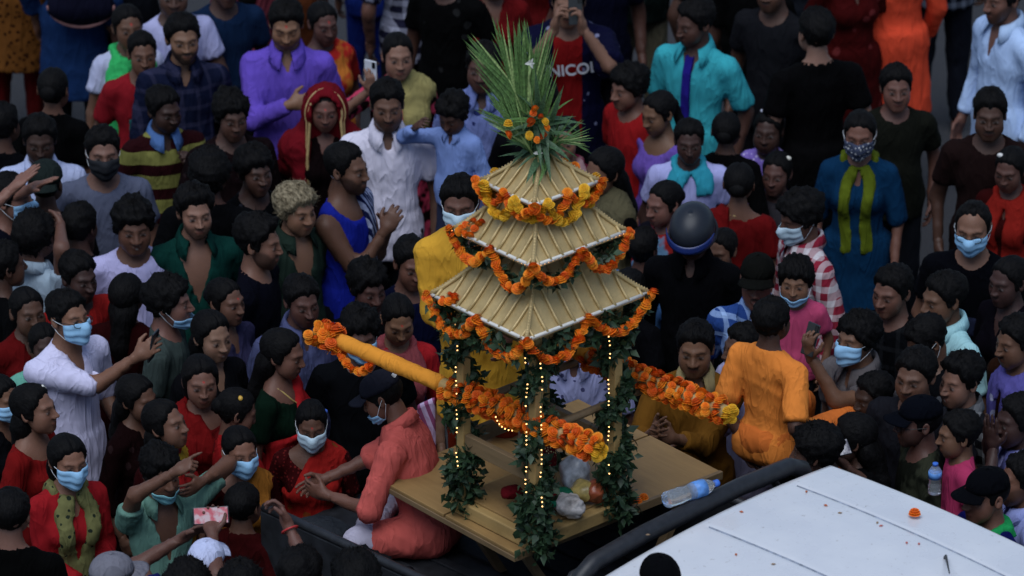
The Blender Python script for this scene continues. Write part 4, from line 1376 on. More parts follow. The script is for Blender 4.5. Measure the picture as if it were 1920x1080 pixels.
# ------------------------------------------------------------------ marigolds and garlands
def marigold_mesh(name, c1, c2, seed):
    k = NT(name, .65, .25)
    a = k.n('Attribute', attribute_name='Col'); k.col(a.outputs['Color'])
    k.b.inputs['Subsurface Weight'].default_value = .12; k.b.inputs['Subsurface Radius'].default_value = (.01, .004, .001)
    rg = np.random.default_rng(seed); V = []; Q = []; C = []
    for lay, (n, r, zz, tilt) in enumerate(((13, .95, -.10, .05), (12, .90, .10, .35), (10, .78, .32, .65), (8, .58, .50, .95), (5, .34, .62, 1.25))):
        for i in range(n):
            t = 2 * math.pi * (i + .5 * (lay % 2) + rg.uniform(-.15, .15)) / n
            er = np.array([math.cos(t), math.sin(t), 0]); et = np.array([-math.sin(t), math.cos(t), 0]); ez = np.array([0, 0, 1.])
            out = er * math.cos(tilt) + ez * math.sin(tilt)
            w = math.pi * r / n * 1.35
            b = len(V); base = er * r * .25 + ez * (zz - .25)
            V += [base - et * w * .5, base + et * w * .5, base + out * r * .75 + et * w, base + out * r * .75 - et * w, base + out * (r * .92) + et * w * .55 - ez * .10, base + out * (r * .92) - et * w * .55 - ez * .10]
            Q += [(b, b + 1, b + 2, b + 3), (b + 3, b + 2, b + 4, b + 5)]
            sh = rg.uniform(.8, 1.12)
            C += [np.array(c1) * sh] * 4 + [np.array(c2) * sh] * 2
    # core
    b = len(V)
    for j, (rr, z_) in enumerate(((.30, -.55), (.62, -.25), (.66, .1), (.42, .45), (.05, .62))):
        for i in range(7): V.append(np.array([rr * math.cos(6.283 * i / 7), rr * math.sin(6.283 * i / 7), z_])); C.append(np.array(c1) * .85)
    Q += [(b + j * 7 + i, b + j * 7 + (i + 1) % 7, b + (j + 1) * 7 + (i + 1) % 7, b + (j + 1) * 7 + i) for j in range(4) for i in range(7)]
    return mesh_from(name, np.array(V), Q, None, True, [k.m], None, np.array(C))
OR = [marigold_mesh('orange_marigold', c1, c2, s) for s, c1, c2 in ((1, (.78, .12, .006), (.82, .24, .012)), (2, (.80, .16, .006), (.82, .30, .015)), (5, (.66, .085, .006), (.74, .16, .01)), (6, (.78, .20, .01), (.80, .34, .02)))]
YL = [marigold_mesh('yellow_marigold', (.72, .36, .015), (.80, .48, .03), s) for s in (3, 4)]
FR = random.Random(4)
def flower(parent, p, kind, r=.018, nm='marigold'):
    o = bpy.data.objects.new(nm, FR.choice(kind)); COL.objects.link(o); o.parent = parent
    o.location = [float(v) for v in p]
    o.rotation_euler = (FR.uniform(-.9, .9), FR.uniform(-.9, .9), FR.uniform(0, 6.3)); s_ = r * FR.uniform(.85, 1.2); o.scale = (s_, s_, s_ * .95)
    return o
def swags(pins, sag, step=.021, lift=True):
    out = []
    for a, b in zip(pins[:-1], pins[1:]):
        a, b = np.array(a), np.array(b); sg = sag * FR.uniform(.8, 1.2)
        n = int((np.linalg.norm(b - a) + 2.2 * sg * sg / np.linalg.norm(b - a) * 1.4) / step) + 2
        for t in np.linspace(0, 1, n)[:-1]:
            p = a + (b - a) * t; p[2] -= sg * (1 - (2 * t - 1) ** 2); out.append(p)
    out.append(np.array(pins[-1])); return out
def garland(name, label, pts, kind, r=.018, parent_loc=None, jit=.003, grp='marigold garlands on the shrine'):
    g = empty(name, SC, SA); tag(g, label, 'garland', None)
    MB().tube(pts if len(pts) < 60 else pts[::2], .0025, 5).build('thread', plain('thread', (.25, .12, .03), .8), g)
    for p in pts: flower(g, p + np.array([FR.gauss(0, jit) for _ in range(3)]), kind, r)
    return g
def eave_pins(hx, hy, z, nx, ny, out=.014):
    C4 = [(-hx - out, -hy - out), (hx + out, -hy - out), (hx + out, hy + out), (-hx - out, hy + out)]
    P = []
    for i in range(4):
        a, b = np.array(C4[i]), np.array(C4[(i + 1) % 4]); n = nx if i % 2 == 0 else ny
        for t in range(n): q = a + (b - a) * t / n; P.append((q[0], q[1], z + .012))
    P.append(P[0]); return P
garland('marigold_garland', 'orange marigold garland swagged along the lowest, widest roof', swags(eave_pins(.305, .352, E1, 2, 2), .150, .0155), OR, .0205)
garland('marigold_garland', 'orange marigold garland swagged along the middle roof', swags(eave_pins(.252, .268, E2, 2, 2), .125, .0155), OR, .0195)
garland('marigold_garland', 'orange marigold garland looped along the topmost roof', swags(eave_pins(.168, .186, E3, 2, 2, .016), .085, .015), OR, .019)
yp = eave_pins(.168, .186, E3, 2, 2, .026)
yp = [(np.array(yp[i]) * .62 + np.array(yp[i + 1]) * .38) for i in range(8)]; yp.append(yp[0])
garland('marigold_garland', 'yellow marigold garland looped along the topmost roof', swags(yp, .105, .015), YL, .019)
for (x, y_, z, n) in ((-.17, -.40, E1 + .02, 9), (-.18, -.30, E2 + .02, 12)):
    pts = [np.array([x + FR.uniform(-.05, .05), y_ + .05 + FR.uniform(-.03, .04), z + .03 + FR.uniform(-.02, .05)]) for _ in range(n)]
    hxx, hyy, ttx, tty, z0_, z1_ = ((.305, .352, .125, .135, E1, E1 + .215) if z < E2 else (.252, .268, .095, .10, E2, E2 + .185))
    for p in pts:
        f = min(1, max(0, (hyy - abs(p[1])) / (hyy - tty))); p[2] = z0_ + (z1_ - z0_) * f ** 1.18 + .018
    garland('marigold_cluster', 'loose orange marigolds lying on the %s roof slope' % ('lowest' if z < E2 else 'middle'), pts, OR, .0165)
def helix(p0, p1, R0, pitch, step):
    d = p1 - p0; L = np.linalg.norm(d); d = d / L
    a = np.cross(d, [0, 0, 1.]); a /= np.linalg.norm(a); b = np.cross(d, a)
    n = int(L / pitch * math.sqrt((2 * math.pi * R0) ** 2 + pitch ** 2) / step); out = []
    for i in range(n):
        t = i / (n - 1); w = 2 * math.pi * t * L / pitch
        out.append(p0 + d * L * t + R0 * (a * math.cos(w) + b * math.sin(w)))
    return out
garland('pole_garland', 'orange marigold string wound round the near carrying pole', helix(pA0 + (pA1 - pA0) * .475, pA1, .048, .052, .026), OR, .0195)
garland('pole_garland', 'orange marigold string wound round the far carrying pole', helix(pB0 + (pB1 - pB0) * .40, pB1, .048, .052, .026), OR, .0195)
garland('pole_garland', 'orange and yellow marigold bunch tied at the rear end of the near pole', helix(pA0 + (pA1 - pA0) * -.01, pA0 + (pA1 - pA0) * .09, .050, .05, .030), OR, .022)
garland('pole_garland', 'loose marigold loop hanging below the rear end of the near pole', swags([pA0 + (pA1 - pA0) * .09 + np.array([0, -.03, -.03]), pA0 + (pA1 - pA0) * .22 + np.array([0, -.03, -.03])], .065), OR, .018)
for pp, lb in ((pA1, 'near'), (pB1, 'far')):
    e = pp + (pA1 - pA0) / np.linalg.norm(pA1 - pA0) * .02
    g = empty('marigold_tuft', SC, SA); tag(g, 'yellow marigold tuft capping the front end of the %s pole' % lb, 'flowers')
    for i in range(7): flower(g, e + np.array([.0, .028 * math.cos(i * 1.05), .028 * math.sin(i * 1.05)]) * (0 if i == 6 else 1), YL, .020)

# ------------------------------------------------------------------ leaf strands and string lights
def leaf_mat(name, c):
    k = NT(name, .5, .35); o = k.n('TexCoord').outputs['Object']
    rnd = k.noise(o, 25, 2); k.col(k.ramp(rnd, .3, .7, tuple(v * .55 for v in c), tuple(v * 1.5 for v in c)))
    k.b.inputs['Subsurface Weight'].default_value = .04; return k.m
LEAF = leaf_mat('asoka_leaf', (.022, .046, .020))
def leaves_mesh(pts, per, size, spread, rg):
    V = []; Q = []
    for p in pts:
        for _ in range(per):
            d = rg.normal(size=3); d[2] -= .4; d /= np.linalg.norm(d); sdv = np.cross(d, rg.normal(size=3)); sdv /= np.linalg.norm(sdv); nn = np.cross(d, sdv)
            L = size * rg.uniform(.7, 1.3); w = L * .30; o = np.array(p) + rg.normal(size=3) * spread
            b = len(V)
            V += [o, o + d * L * .4 + sdv * w + nn * w * .3, o + d * L + nn * L * -.1, o + d * L * .4 - sdv * w + nn * w * .3, o + d * L * .45]
            Q += [(b, b + 1, b + 2, b + 4), (b, b + 4, b + 2, b + 3)]
    return np.array(V), Q
def leaf_strand(label, path, per=10, size=.05, spread=.014, seed=0):
    rg = np.random.default_rng(seed + 50)
    g = empty('leaf_garland', SC, SA); tag(g, label, 'garland')
    MB().tube(path, .003, 5).build('stem', plain('stem', (.05, .06, .02), .8), g)
    V, Q = leaves_mesh(path, per, size, spread, rg)
    o = link('leaves', mesh_from('leaves', V, Q, None, False, [LEAF]), g); o['kind'] = 'stuff'
def post_path(sx, sy, z0, z1, n=34):
    out = []
    for i in range(n):
        t = i / (n - 1); w = t * 6.28 * 3.5
        out.append(np.array([sx * HP + .044 * math.cos(w), sy * HP + .044 * math.sin(w), z0 + (z1 - z0) * t]))
    return out
pn = {(-1, -1): 'rear near', (1, -1): 'front near', (1, 1): 'front far', (-1, 1): 'rear far'}
names4 = {(-1, -1): 'the post nearest the man in the salmon kurta', (1, -1): 'the post by the platform corner and offerings', (1, 1): 'the post nearest the water bottle', (-1, 1): 'the post hidden behind the yellow kurta'}
for i, (sx, sy) in enumerate(names4):
    leaf_strand('leaf garland wound round ' + names4[(sx, sy)], post_path(sx, sy, .02, 1.02, 70), 26, .046, .018, i)
    # thick bunch at the foot
    foot = [np.array([sx * HP + .05 * math.cos(a * 2.4), sy * HP + .05 * math.sin(a * 2.4), .03 + .012 * a]) for a in range(22)]
    leaf_strand('leaf bunch at the foot of ' + names4[(sx, sy)], foot, 14, .045, .016, 10 + i)
leaf_strand('dark leaf garland sagging under the lowest roof', swags(eave_pins(.29, .35, E1 - .03, 3, 3, 0), .09, .03), 7, .045, .016, 31)
leaf_strand('dark leaf garland sagging under the middle roof', swags(eave_pins(.24, .255, E2 - .03, 2, 2, 0), .09, .03), 7, .042, .014, 32)
BULB = bpy.data.materials.new('bulb_glow'); BULB.use_nodes = True
_b = BULB.node_tree.nodes['Principled BSDF']; _b.inputs['Base Color'].default_value = (1, .7, .35, 1); _b.inputs['Emission Color'].default_value = (1, .50, .16, 1); _b.inputs['Emission Strength'].default_value = 2.8
def lights(label, pts, r=.0032):
    g = empty('string_light', SC, SA); tag(g, label, 'string light')
    MB().tube(pts, .0016, 4).build('wire', plain('wire', (.02, .05, .02), .6), g)
    m = MB()
    for p in pts: m.lathe([(.001, -r), (r * .8, -r * .5), (r, 0), (r * .8, r * .5), (.001, r)], 7, p)
    o = m.build('bulbs', BULB, g, True); o['kind'] = 'stuff'
def seg(a, b, n): return [np.array(a) + (np.array(b) - np.array(a)) * t for t in np.linspace(0, 1, n)]
for i, (sx, sy) in enumerate(names4):
    for j, o in enumerate(((.085, -.045), (.035, -.085)) if (sx, sy) == (1, -1) else ((.05, -.085),)):
        x, y_ = sx * HP + o[0], sy * HP + o[1]
        pts = [p for k_, p in enumerate(seg((x, y_, .26), (x, y_, 1.0), 37)) if (k_ * 7 + j * 5 + i * 3) % 11 > 2 and (k_ + j * 4 + i) % 10 not in (5, 6, 7)]
        pts = [p + np.array([.004 * math.sin(p[2] * 31), .004 * math.cos(p[2] * 23), 0]) for p in pts]
        lights('%s string of warm bulbs down %s' % (['', 'second'][j] if (sx, sy) != (1, -1) else ['outer', 'inner'][j], names4[(sx, sy)]), pts)
ep = eave_pins(.252, .268, E2 - .012, 22, 24, .004); lights('row of tiny warm bulbs along the middle roof eave', [np.array(p) for p in ep], .0036)
ep = eave_pins(.305, .352, E1 - .012, 14, 16, .002); lights('row of tiny warm bulbs along the lowest roof eave', [np.array(p) for i, p in enumerate(ep) if i % 3], .0034)
hx_ = helix(pA0 + (pA1 - pA0) * .69, pA0 + (pA1 - pA0) * .72, .072, .2, .014)[:16]; lights('short loop of warm bulbs over the near pole', hx_)

# ------------------------------------------------------------------ bouquet on the peak
bq_c = np.array([0, 0, E3 + .10])
bq = empty('flower_bouquet', sw(bq_c), 0); tag(bq, 'bouquet of palm fronds, broad leaves and marigolds on the pagoda peak', 'bouquet')
bq.scale = (.80, .80, 1.0)
PALM = leaf_mat('palm_green', (.075, .145, .038)); PALE = leaf_mat('pale_green', (.25, .34, .12)); BROAD = leaf_mat('broad_green', (.05, .10, .045))
def blade(name, mat, w=.5, fold=.25, droop=.12, n=6):
    V = []; Q = []
    for i in range(n + 1):
        t = i / n; ww = w * (math.sin(math.pi * min(1, .12 + t * .88)) ** .7) * (1 - t) ** .25 if t < 1 else 0
        z = -droop * t * t
        V += [(-ww, t, z + fold * ww), (0, t, z), (ww, t, z + fold * ww)]
    for i in range(n):
        b = i * 3; Q += [(b, b + 1, b + 4, b + 3), (b + 1, b + 2, b + 5, b + 4)]
    return mesh_from(name, V, Q, None, True, [mat])
LFT = [blade('leaflet', PALM, .020, .6, .10), blade('leaflet', PALM, .018, .6, .22), blade('leaflet', PALE, .016, .6, .05)]
BRD = [blade('broad_leaf', BROAD, .11, .35, .30), blade('broad_leaf', BROAD, .08, .35, .5), blade('broad_leaf', PALM, .06, .35, .2)]
def orient(o, p, d, up_, L, wid=1.0):
    d = Vector(d).normalized(); u = Vector(up_); x = d.cross(u).normalized(); z = x.cross(d)
    M = Matrix(((x.x, d.x, z.x), (x.y, d.y, z.y), (x.z, d.z, z.z))).to_4x4()
    M = Matrix.Translation(Vector([float(v) for v in p])) @ M @ Matrix.Diagonal((L * wid, L, L, 1))
    o.matrix_local = M
def frond(p0, d0, d1, length, ll, n, roll):
    """rachis from p0, starting along d0 bending to d1, leaflets both sides"""
    pts = []; p = np.array(p0, float)
    for i in range(13):
        t = i / 12; d = np.array(d0) * (1 - t) + np.array(d1) * t; d /= np.linalg.norm(d); pts.append(p.copy()); p = p + d * length / 12
    pts = np.array(pts)
    fo = MB().tube(pts, np.linspace(.008, .003, 13), 6).build('palm_frond', PALE, bq, True)
    for i in range(n):
        t = .18 + .82 * i / (n - 1); f = t * 12; a = min(11, int(f)); q = pts[a] + (pts[a + 1] - pts[a]) * (f - a)
        tg = pts[a + 1] - pts[a]; tg /= np.linalg.norm(tg)
        sdv = np.cross(tg, roll); sdv /= np.linalg.norm(sdv)
        for s_ in (-1, 1):
            dv = tg * (.72 + .5 * t) + s_ * sdv * (.46 - .16 * t) + np.array([FR.gauss(0, .05) for _ in range(3)])
            o = bpy.data.objects.new('leaflet', FR.choice(LFT[:2] if FR.random() < .8 else LFT)); COL.objects.link(o); o.parent = fo
            orient(o, q, dv, roll, ll * (.65 + .5 * math.sin(math.pi * (.1 + .8 * t))) * FR.uniform(.9, 1.1), 1.25)
vw = (0, -.9, .42)
frond((-.01, 0, .0), (-.30, .05, 1), (-.52, .02, .9), .40, .33, 24, vw)
frond((-.01, .02, .0), (-.12, .1, 1), (.04, .08, .95), .40, .27, 22, vw)
frond((-.02, .01, .0), (-.22, .1, 1), (-.25, .08, .95), .42, .26, 22, vw)
frond((-.02, -.02, .0), (-.45, -.1, .9), (-.8, -.1, .6), .26, .20, 16, vw)
frond((.02, 0, .0), (.35, -.1, .9), (.75, -.15, -.2), .20, .14, 15, vw)
for i in range(135):
    a = FR.uniform(0, 6.283); up_ = FR.uniform(-.55, 1.0)
    d = (math.cos(a) * (1.1 - .6 * max(0, up_)), math.sin(a) * (1.1 - .6 * max(0, up_)) - .1, up_)
    o = bpy.data.objects.new('broad_leaf', FR.choice(BRD)); COL.objects.link(o); o.parent = bq
    orient(o, (FR.gauss(0, .025), FR.gauss(0, .025), FR.uniform(-.02, .20)), d, (0, -.3, 1) if abs(up_) < .8 else (0, -1, .3), FR.uniform(.11, .24))
for (px, py, kd, r) in ((997, 215, OR, .021), (990, 232, OR, .021), (1014, 222, OR, .017), (1030, 243, OR, .018), (1020, 258, OR, .019), (988, 258, YL, .018), (1006, 266, OR, .016), (1026, 232, YL, .02), (938, 235, YL, .022), (940, 256, OR, .02), (1000, 208, OR, .018)):
    p = aty(px, py, sw(bq_c)[1] - .13) - sw(bq_c); flower(bq, p, kd, r)
WHT = plain('white_petal', (.55, .55, .50), .6, .2, .1)
PK = [blade('petal', WHT, .30, .5, .35)]
for (px, py) in ((990, 122), (1010, 290)):
    p = aty(px, py, sw(bq_c)[1] - .12) - sw(bq_c)
    for i in range(6):
        o = bpy.data.objects.new('petal', PK[0]); COL.objects.link(o); o.parent = bq; orient(o, p, (math.cos(i * 1.05), -.5, math.sin(i * 1.05)), (0, -1, .3), .022 + .008 * math.sin(i * 2.7))
MB().tube([aty(x, y_, sw(bq_c)[1] - .11) - sw(bq_c) for x, y_ in ((992, 125), (986, 150), (990, 180), (994, 205))], .006, 6).build('white_stem', PALE, bq, True)

# ------------------------------------------------------------------ offerings and small things
def blob(name, label, cat, p, r, col, seed, pat=None, c2=None, nz=.25):
    rg = np.random.default_rng(seed); f = Field(min(r) / 6)
    f.ell((0, 0, 0), r); 
    for i in range(4): f.ell(rg.normal(size=3) * np.array(r) * .5, np.array(r) * .55, None, .01)
    v, q = f.mesh(); v = folds(v, q, rg, min(r) * nz, min(r) * 1.2, .2)
    o = link(name, mesh_from(name, v, q, None, True, [cloth(col, pat, c2, .35, seed) if cat != 'packet' else plain('foil' + str(seed), col, .3, .5, .5, 25)]), None, p)
    o.rotation_euler = (0, 0, rg.uniform(0, 6)); return tag(o, label, cat)
zt = pz + .082
blob('deity_figure', 'small deity figure wrapped in crimson and gold cloth inside the shrine', 'figure', sw((.0, .02, .25)), (.06, .06, .14), A(110, 14, 34), 1, 'dots', (.5, .42, .2))
blob('cloth_bundle', 'folded crimson cloth heaped before the deity figure', 'cloth', sw((.06, -.04, .13)), (.09, .08, .045), A(120, 16, 36), 2)
blob('cloth_bundle', 'small green cloth lying on the crimson cloth', 'cloth', sw((.12, .03, .135)), (.05, .045, .03), A(40, 120, 96), 3)
blob('offering_packet', 'white and red snack packet at the edge of the shrine floor', 'packet', sw((.19, .0, .12)), (.085, .055, .03), (.55, .50, .46), 4, nz=.4)
blob('offering_packet', 'yellowish packet leaning behind the white snack packet', 'packet', sw((.15, .12, .135)), (.05, .05, .04), (.45, .33, .10), 5, nz=.4)
blob('offering_packet', 'reddish brown packet by the post next to white packet', 'packet', sw((.19, .16, .135)), (.04, .05, .045), (.34, .08, .03), 6, nz=.4)
blob('offering_packet', 'grey plastic bag behind the offerings', 'packet', sw((.05, .17, .17)), (.06, .06, .08), (.42, .44, .48), 7, nz=.4)
blob('offering_fruit', 'dark pomegranate on the platform by the shrine post', 'fruit', at(1168, 945, pz + .03), (.024, .024, .024), (.16, .03, .03), 8, nz=.05)
for i, (px, py) in enumerate(((1195, 937), (1207, 931), (1068, 934), (1180, 930))):
    o = bpy.data.objects.new('marigold', OR[i % 2]); COL.objects.link(o); p = at(px, py, pz + .014 if i != 2 else pz + .10); o.location = p.tolist(); o.scale = (.02,) * 3
    tag(o, ['fallen marigold on the platform beside the pomegranate', 'fallen marigold on the platform touching the guard bar side', 'single marigold petal head on the shrine floor', 'fallen marigold between pomegranate and post'][i], 'flower')
o = bpy.data.objects.new('marigold', OR[0]); COL.objects.link(o); o.location = (at(1715, 960, 1.70)).tolist(); o.scale = (.024,) * 3; tag(o, 'single orange marigold lying on the white car roof', 'flower')
rgp = random.Random(9)
for i, (px, py) in enumerate(((1512, 922), (1645, 980), (1652, 986), (1548, 948), (1575, 962), (1723, 1020), (1390, 960), (1215, 1003), (1700, 1018), (1380, 1040), (1450, 1058))):
    b = MB(); c = at(px, py, 1.686); tt = tl(c); zz = 1.655 + .040 * (1 - (tt[1] / .775) ** 2) - .03 * ((tt[0] - .55) / .8) ** 2 + .003
    c = at(px, py, zz); a = rgp.uniform(0, 3); ca, sa = math.cos(a) * .010, math.sin(a) * .010
    b.hexa([(-ca, -sa, 0), (sa * .5, -ca * .5, 0), (ca, sa, 0), (-sa * .5, ca * .5, 0), (-ca, -sa, .003), (sa * .5, -ca * .5, .005), (ca, sa, .002), (-sa * .5, ca * .5, .004)])
    o = b.build('petal', plain('dry_petal%d' % (i % 3), [(.45, .12, .05), (.30, .20, .12), (.5, .16, .14)][i % 3], .8)); o.location = c.tolist(); tag(o, 'tiny dry petal scrap lying on the white car roof', 'petal', 'petal scraps on the car roof')
# bottles
def bottle(name, label, p0, p1, rad, blue=True):
    p0, p1 = np.array(p0), np.array(p1); L = np.linalg.norm(p1 - p0); d = Vector((p1 - p0) / L)
    o = empty(name, p0); tag(o, label, 'bottle')
    k = NT('clear_plastic', .08, .5); k.b.inputs['Base Color'].default_value = (.85, .90, .95, 1); k.b.inputs['Transmission Weight'].default_value = .85; k.b.inputs['IOR'].default_value = 1.25
    k.bump(k.noise(k.obj(), 60, 2), .003)
    pr = [(.4 * rad, 0), (.9 * rad, .01 * L), (rad, .05 * L), (.93 * rad, .10 * L), (rad, .14 * L), (.94 * rad, .2 * L), (rad, .26 * L), (.86 * rad, .36 * L), (.86 * rad, .42 * L), (rad, .5 * L), (.97 * rad, .74 * L), (.7 * rad, .84 * L), (.36 * rad, .91 * L), (.34 * rad, .94 * L)]
    MB().lathe(pr, 18).build('body', k.m, o, True)
    MB().lathe([(rad * 1.015, .52 * L), (rad * 1.0, .73 * L)], 18).build('label', plain('blue_label', (.10, .26, .62), .4, .4, .4, 30), o, True)
    MB().lathe([(.42 * rad, .92 * L), (.42 * rad, L), (.30 * rad, 1.005 * L)], 14).build('cap', plain('bottle_cap' + name, (.05, .16, .6) if blue else (.7, .7, .72), .4), o, True)
    o.rotation_euler = d.to_track_quat('Z', 'Y').to_euler()
bottle('water_bottle', 'empty clear plastic water bottle with blue label on the black guard bar', at(1248, 938, 1.705), at(1346, 905, 1.705), .038)
bottle('water_bottle', 'small water bottle with white cap held beside the pink T-shirt child', aty(1752, 925, -1.75), aty(1754, 868, -1.75), .030, False)

rgc = np.random.default_rng(12)
for i, lb in enumerate(('black cable coiled loosely on the load bed floor', 'black cable running along the load bed wall')):
    a = np.array([-1.75 + .2 * i, -.55 - .05 * i, .985]); pts = []
    for t in np.linspace(0, 1, 40):
        pts.append(tw(a + np.array([1.3 * t, .10 * math.sin(t * (9 + 5 * i) + i) + .04 * math.sin(t * 23), .012 + .03 * abs(math.sin(t * 11))])))
    tag(MB().tube(pts, .009, 6).build('cable', BLACK, None, True), lb, 'cable')
blob('cloth_bundle', 'grey crumpled cloth on the tailgate by the cross-legged man', 'cloth', tw((-1.98, -.42, 1.0)), (.13, .16, .05), A(62, 66, 74), 21)
blob('cloth_bundle', 'dark crumpled tarpaulin along the load bed wall', 'cloth', tw((-1.45, -.52, 1.02)), (.30, .10, .06), A(34, 36, 42), 22)

# ------------------------------------------------------------------ people on the truck
person(1448, 604, 1.46, 140, hy=10, w=-1.0, headsc=.92, skin=4, hair='short', z0=1.18, seat=(((-.13, -.42, .10), (-.13, -.46, -.30)), ((.13, -.42, .10), (.13, -.46, -.30))), top=top('kurta', (244, 152, 40), sl=.9, loose=.010, amp=.012, lap=.45), bot=dict(c=A(225, 130, 30)),
       L=('px', 1396, 836, .02, 'relax'), R=(-.19, -.04, .17, 'relax'), label='man in orange shirt sitting on the truck side, back turned')
person(718, 744, 1.58, -112, hp=30, hy=8, lean=20, skin=3, hair='mop', z0=.965, mask=('blue',), ex=[('cap', A(44, 45, 58), 'front', (.5, .5, .5))], seat=(((-.27, -.26, .09), (.06, -.32, .05)), ((.27, -.26, .09), (-.06, -.26, .06))), top=top('kurta', (212, 108, 102), sl=1.1, collar=True, loose=.012, amp=.012, lap=.62), bot=dict(c=A(170, 165, 185)),
       L=('px', 612, 928, -.05, 'relax'), R=('px', 598, 905, .10, 'relax'), label='man in salmon kurta and black cap sitting cross-legged on the tailgate')
person(862, 382, 1.64, 4, hy=-8, hp=6, sway=-9, skin=3, hair='short', z0=.965, mask='pale', top=top('kurta', (200, 155, 36), sl=1.3, loose=.014, hem=.50), R=(-.08, -.24, 1.02, 'relax'), L=(.10, -.24, 1.0, 'relax'), bot=dict(c=A(160, 62, 16)), label='masked man in long yellow kurta standing behind the shrine')
m = MB()
ty = aty(803, 770, -1.45)
m.hexa([ty + np.array(v) for v in ((-.045, 0, -.22), (.035, 0, -.28), (.035, .03, -.28), (-.045, .03, -.22), (-.05, 0, .02), (.03, 0, .06), (.03, .03, .06), (-.05, .03, .02))])
o = m.build('folded_towel', cloth(A(190, 172, 205), 'vstripe', A(150, 90, 130), 1.4, 2), None, False, .012); tag(o, 'white and pink folded towel hanging by the yellow kurta', 'towel')
crowd = {}
# --- far side, left
crowd['ochre'] = P_(20, -205, 1.60, 170, sex='f', hair='long', top=top('kurta', (125, 82, 30), pat='dots', c2=A(70, 38, 14), sl=1.2, sc=.9), bot=dict(c=A(95, 14, 16)), label='woman in ochre dotted tunic over red trousers with her back turned')
crowd['bluek'] = P_(135, -178, 1.70, 165, hair='short', top=top('kurta', (32, 58, 98), sl=1.6), bot=DARK, label='person in plain blue knee-length tunic seen from behind beside ochre dotted tunic')
P_(240, 52, 1.55, 18, sex='f', skin=3, hair='bun', bindi=2, top=top('kurta', (170, 172, 200), sl=.55), ex=[('scarf', A(52, 170, 105), None, None, .062, -.35, .085), ('bangle', (.5, .5, .45), -1, 4)], R=(-.27, -.06, .80), label='woman in white tunic with long bright green scarf and bangles')
P_(267, 102, 1.52, 12, skin=3, hair='fade', top=top('tee', (150, 24, 44), sl=.7), ex=[('print', A(24, 92, 96), .10, .16, .30)], label='boy in crimson T-shirt with teal chest print')
P_(325, -10, 1.66, 25, hy=-20, skin=4, hair='short', top=top('tee', (168, 168, 205)), L=(.18, -.28, 1.12, 'relax'), label='man in white T-shirt right behind the bearded man in dark plaid')
P_(343, 74, 1.72, 14, skin=2, hair='short', beard=.93, top=top('shirt', (30, 36, 62), pat='plaid', c2=A(60, 60, 85), sl=1.9), label='bearded man in dark blue plaid shirt beside crimson T-shirt')
P_(308, 207, 1.56, 22, hy=15, hp=6, skin=5, hair='short', top=top('shirt', (128, 126, 74), pat='bands', c2=A(58, 20, 28), sl=.65, collarc=A(90, 120, 170)), L=(.10, -.17, 1.30, 'fist'), label='dark skinned person in olive and maroon striped polo with blue collar')
P_(193, 287, 1.68, 10, skin=2, hair='short', mask='black', top=top('tee', (98, 102, 124)), label='young man in grey T-shirt wearing a black face mask')
P_(75, 264, 1.58, 5, hp=8, skin=5, hair='short', top=top('shirt', (176, 182, 215), sl=.7), label='dark faced person in white collared shirt behind grey cap')
P_(86, 345, 1.62, 172, skin=4, hair='short', ex=[('cap', A(42, 50, 50), 'back')], top=top('tee', (20, 20, 26)), label='person in dark grey cap seen from behind near white shirt')
P_(22, 372, 1.66, 75, skin=2, hair='short', mask='blue', top=top('tee', (22, 24, 40), sl=1.4), L=('px', 62, 352, -.10, 'flat', dict(pn=(0, 0, -1))), R=('px', 26, 352, -.22, 'flat', dict(pn=(0, 0, -1))), label='person shading the eyes with a raised flat hand, blue mask below')
P_(66, 446, 1.64, 150, skin=3, hair='mop', top=top('shirt', (158, 172, 190), sl=1.9), R=('px', 113, 425, .05, 'fist'), label='black haired person in white shirt with raised fist seen from behind')
P_(150, 425, 1.60, 160, skin=4, hair='short', top=top('tee', (16, 18, 28), pat='floral', c2=A(80, 85, 100), sc=.7), R=('px', 165, 470, .1, 'grip'), label='person in black T-shirt with white print holding a camera low behind raised fist')
P_(250, 425, 1.66, 12, hp=8, skin=3, hair='mop', smile=1, top=top('tee', (176, 172, 212)), label='smiling young man with thick black hair in white T-shirt')
P_(366, 400, 1.70, 16, skin=2, hair='quiff', top=top('open', (18, 66, 62), sl=1.5), label='man in dark green shirt open to the chest')
P_(148, 520, 1.56, 40, hp=5, skin=5, hair='short', top=top('tee', (165, 28, 24), sl=.8), label='dark skinned person in red top behind man in white kurta')
P_(238, 555, 1.52, 165, sex='f', hair='long', top=top('kurta', (58, 8, 12), sl=1.3), bot=SK(60, 8, 12), label='woman with long black hair in maroon seen from behind near phone in raised hand')
WK = P_(130, 596, 1.70, 45, hp=-6, skin=2, hair='short', mask='blue', glasses=True, top=top('kurta', (196, 192, 226), sl=1.0), bot=dict(c=A(150, 150, 170)), R=('px', 258, 668, -.16, 'grip', dict(pn=(.9, -.1, .2))), L=(.20, -.14, .95, 'relax'), label='man in white kurta with blue mask and glasses raising a phone')
P_(318, 568, 1.64, 82, skin=2, hair='mop', mask=('blue',), top=top('tee', (72, 82, 82)), label='young man in grey T-shirt with blue mask pulled under his chin')
P_(398, 632, 1.58, 38, hp=4, sex='f', skin=1, hair='long', smile=1, top=top('kurta', (24, 24, 30), sl=1.6), label='smiling fair woman with long hair in black top')
P_(424, 566, 1.54, 50, sex='f', skin=3, hair='bun', bindi=1, top=top('kurta', (60, 58, 88), sl=1.5), label='woman in slate lavender tunic behind the smiling woman in black')
P_(487, 456, 1.70, 74, hp=4, skin=2, hair='quiff', beard=.7, top=top('tee', (16, 17, 32)), label='young man in navy T-shirt with dark quiff in profile')
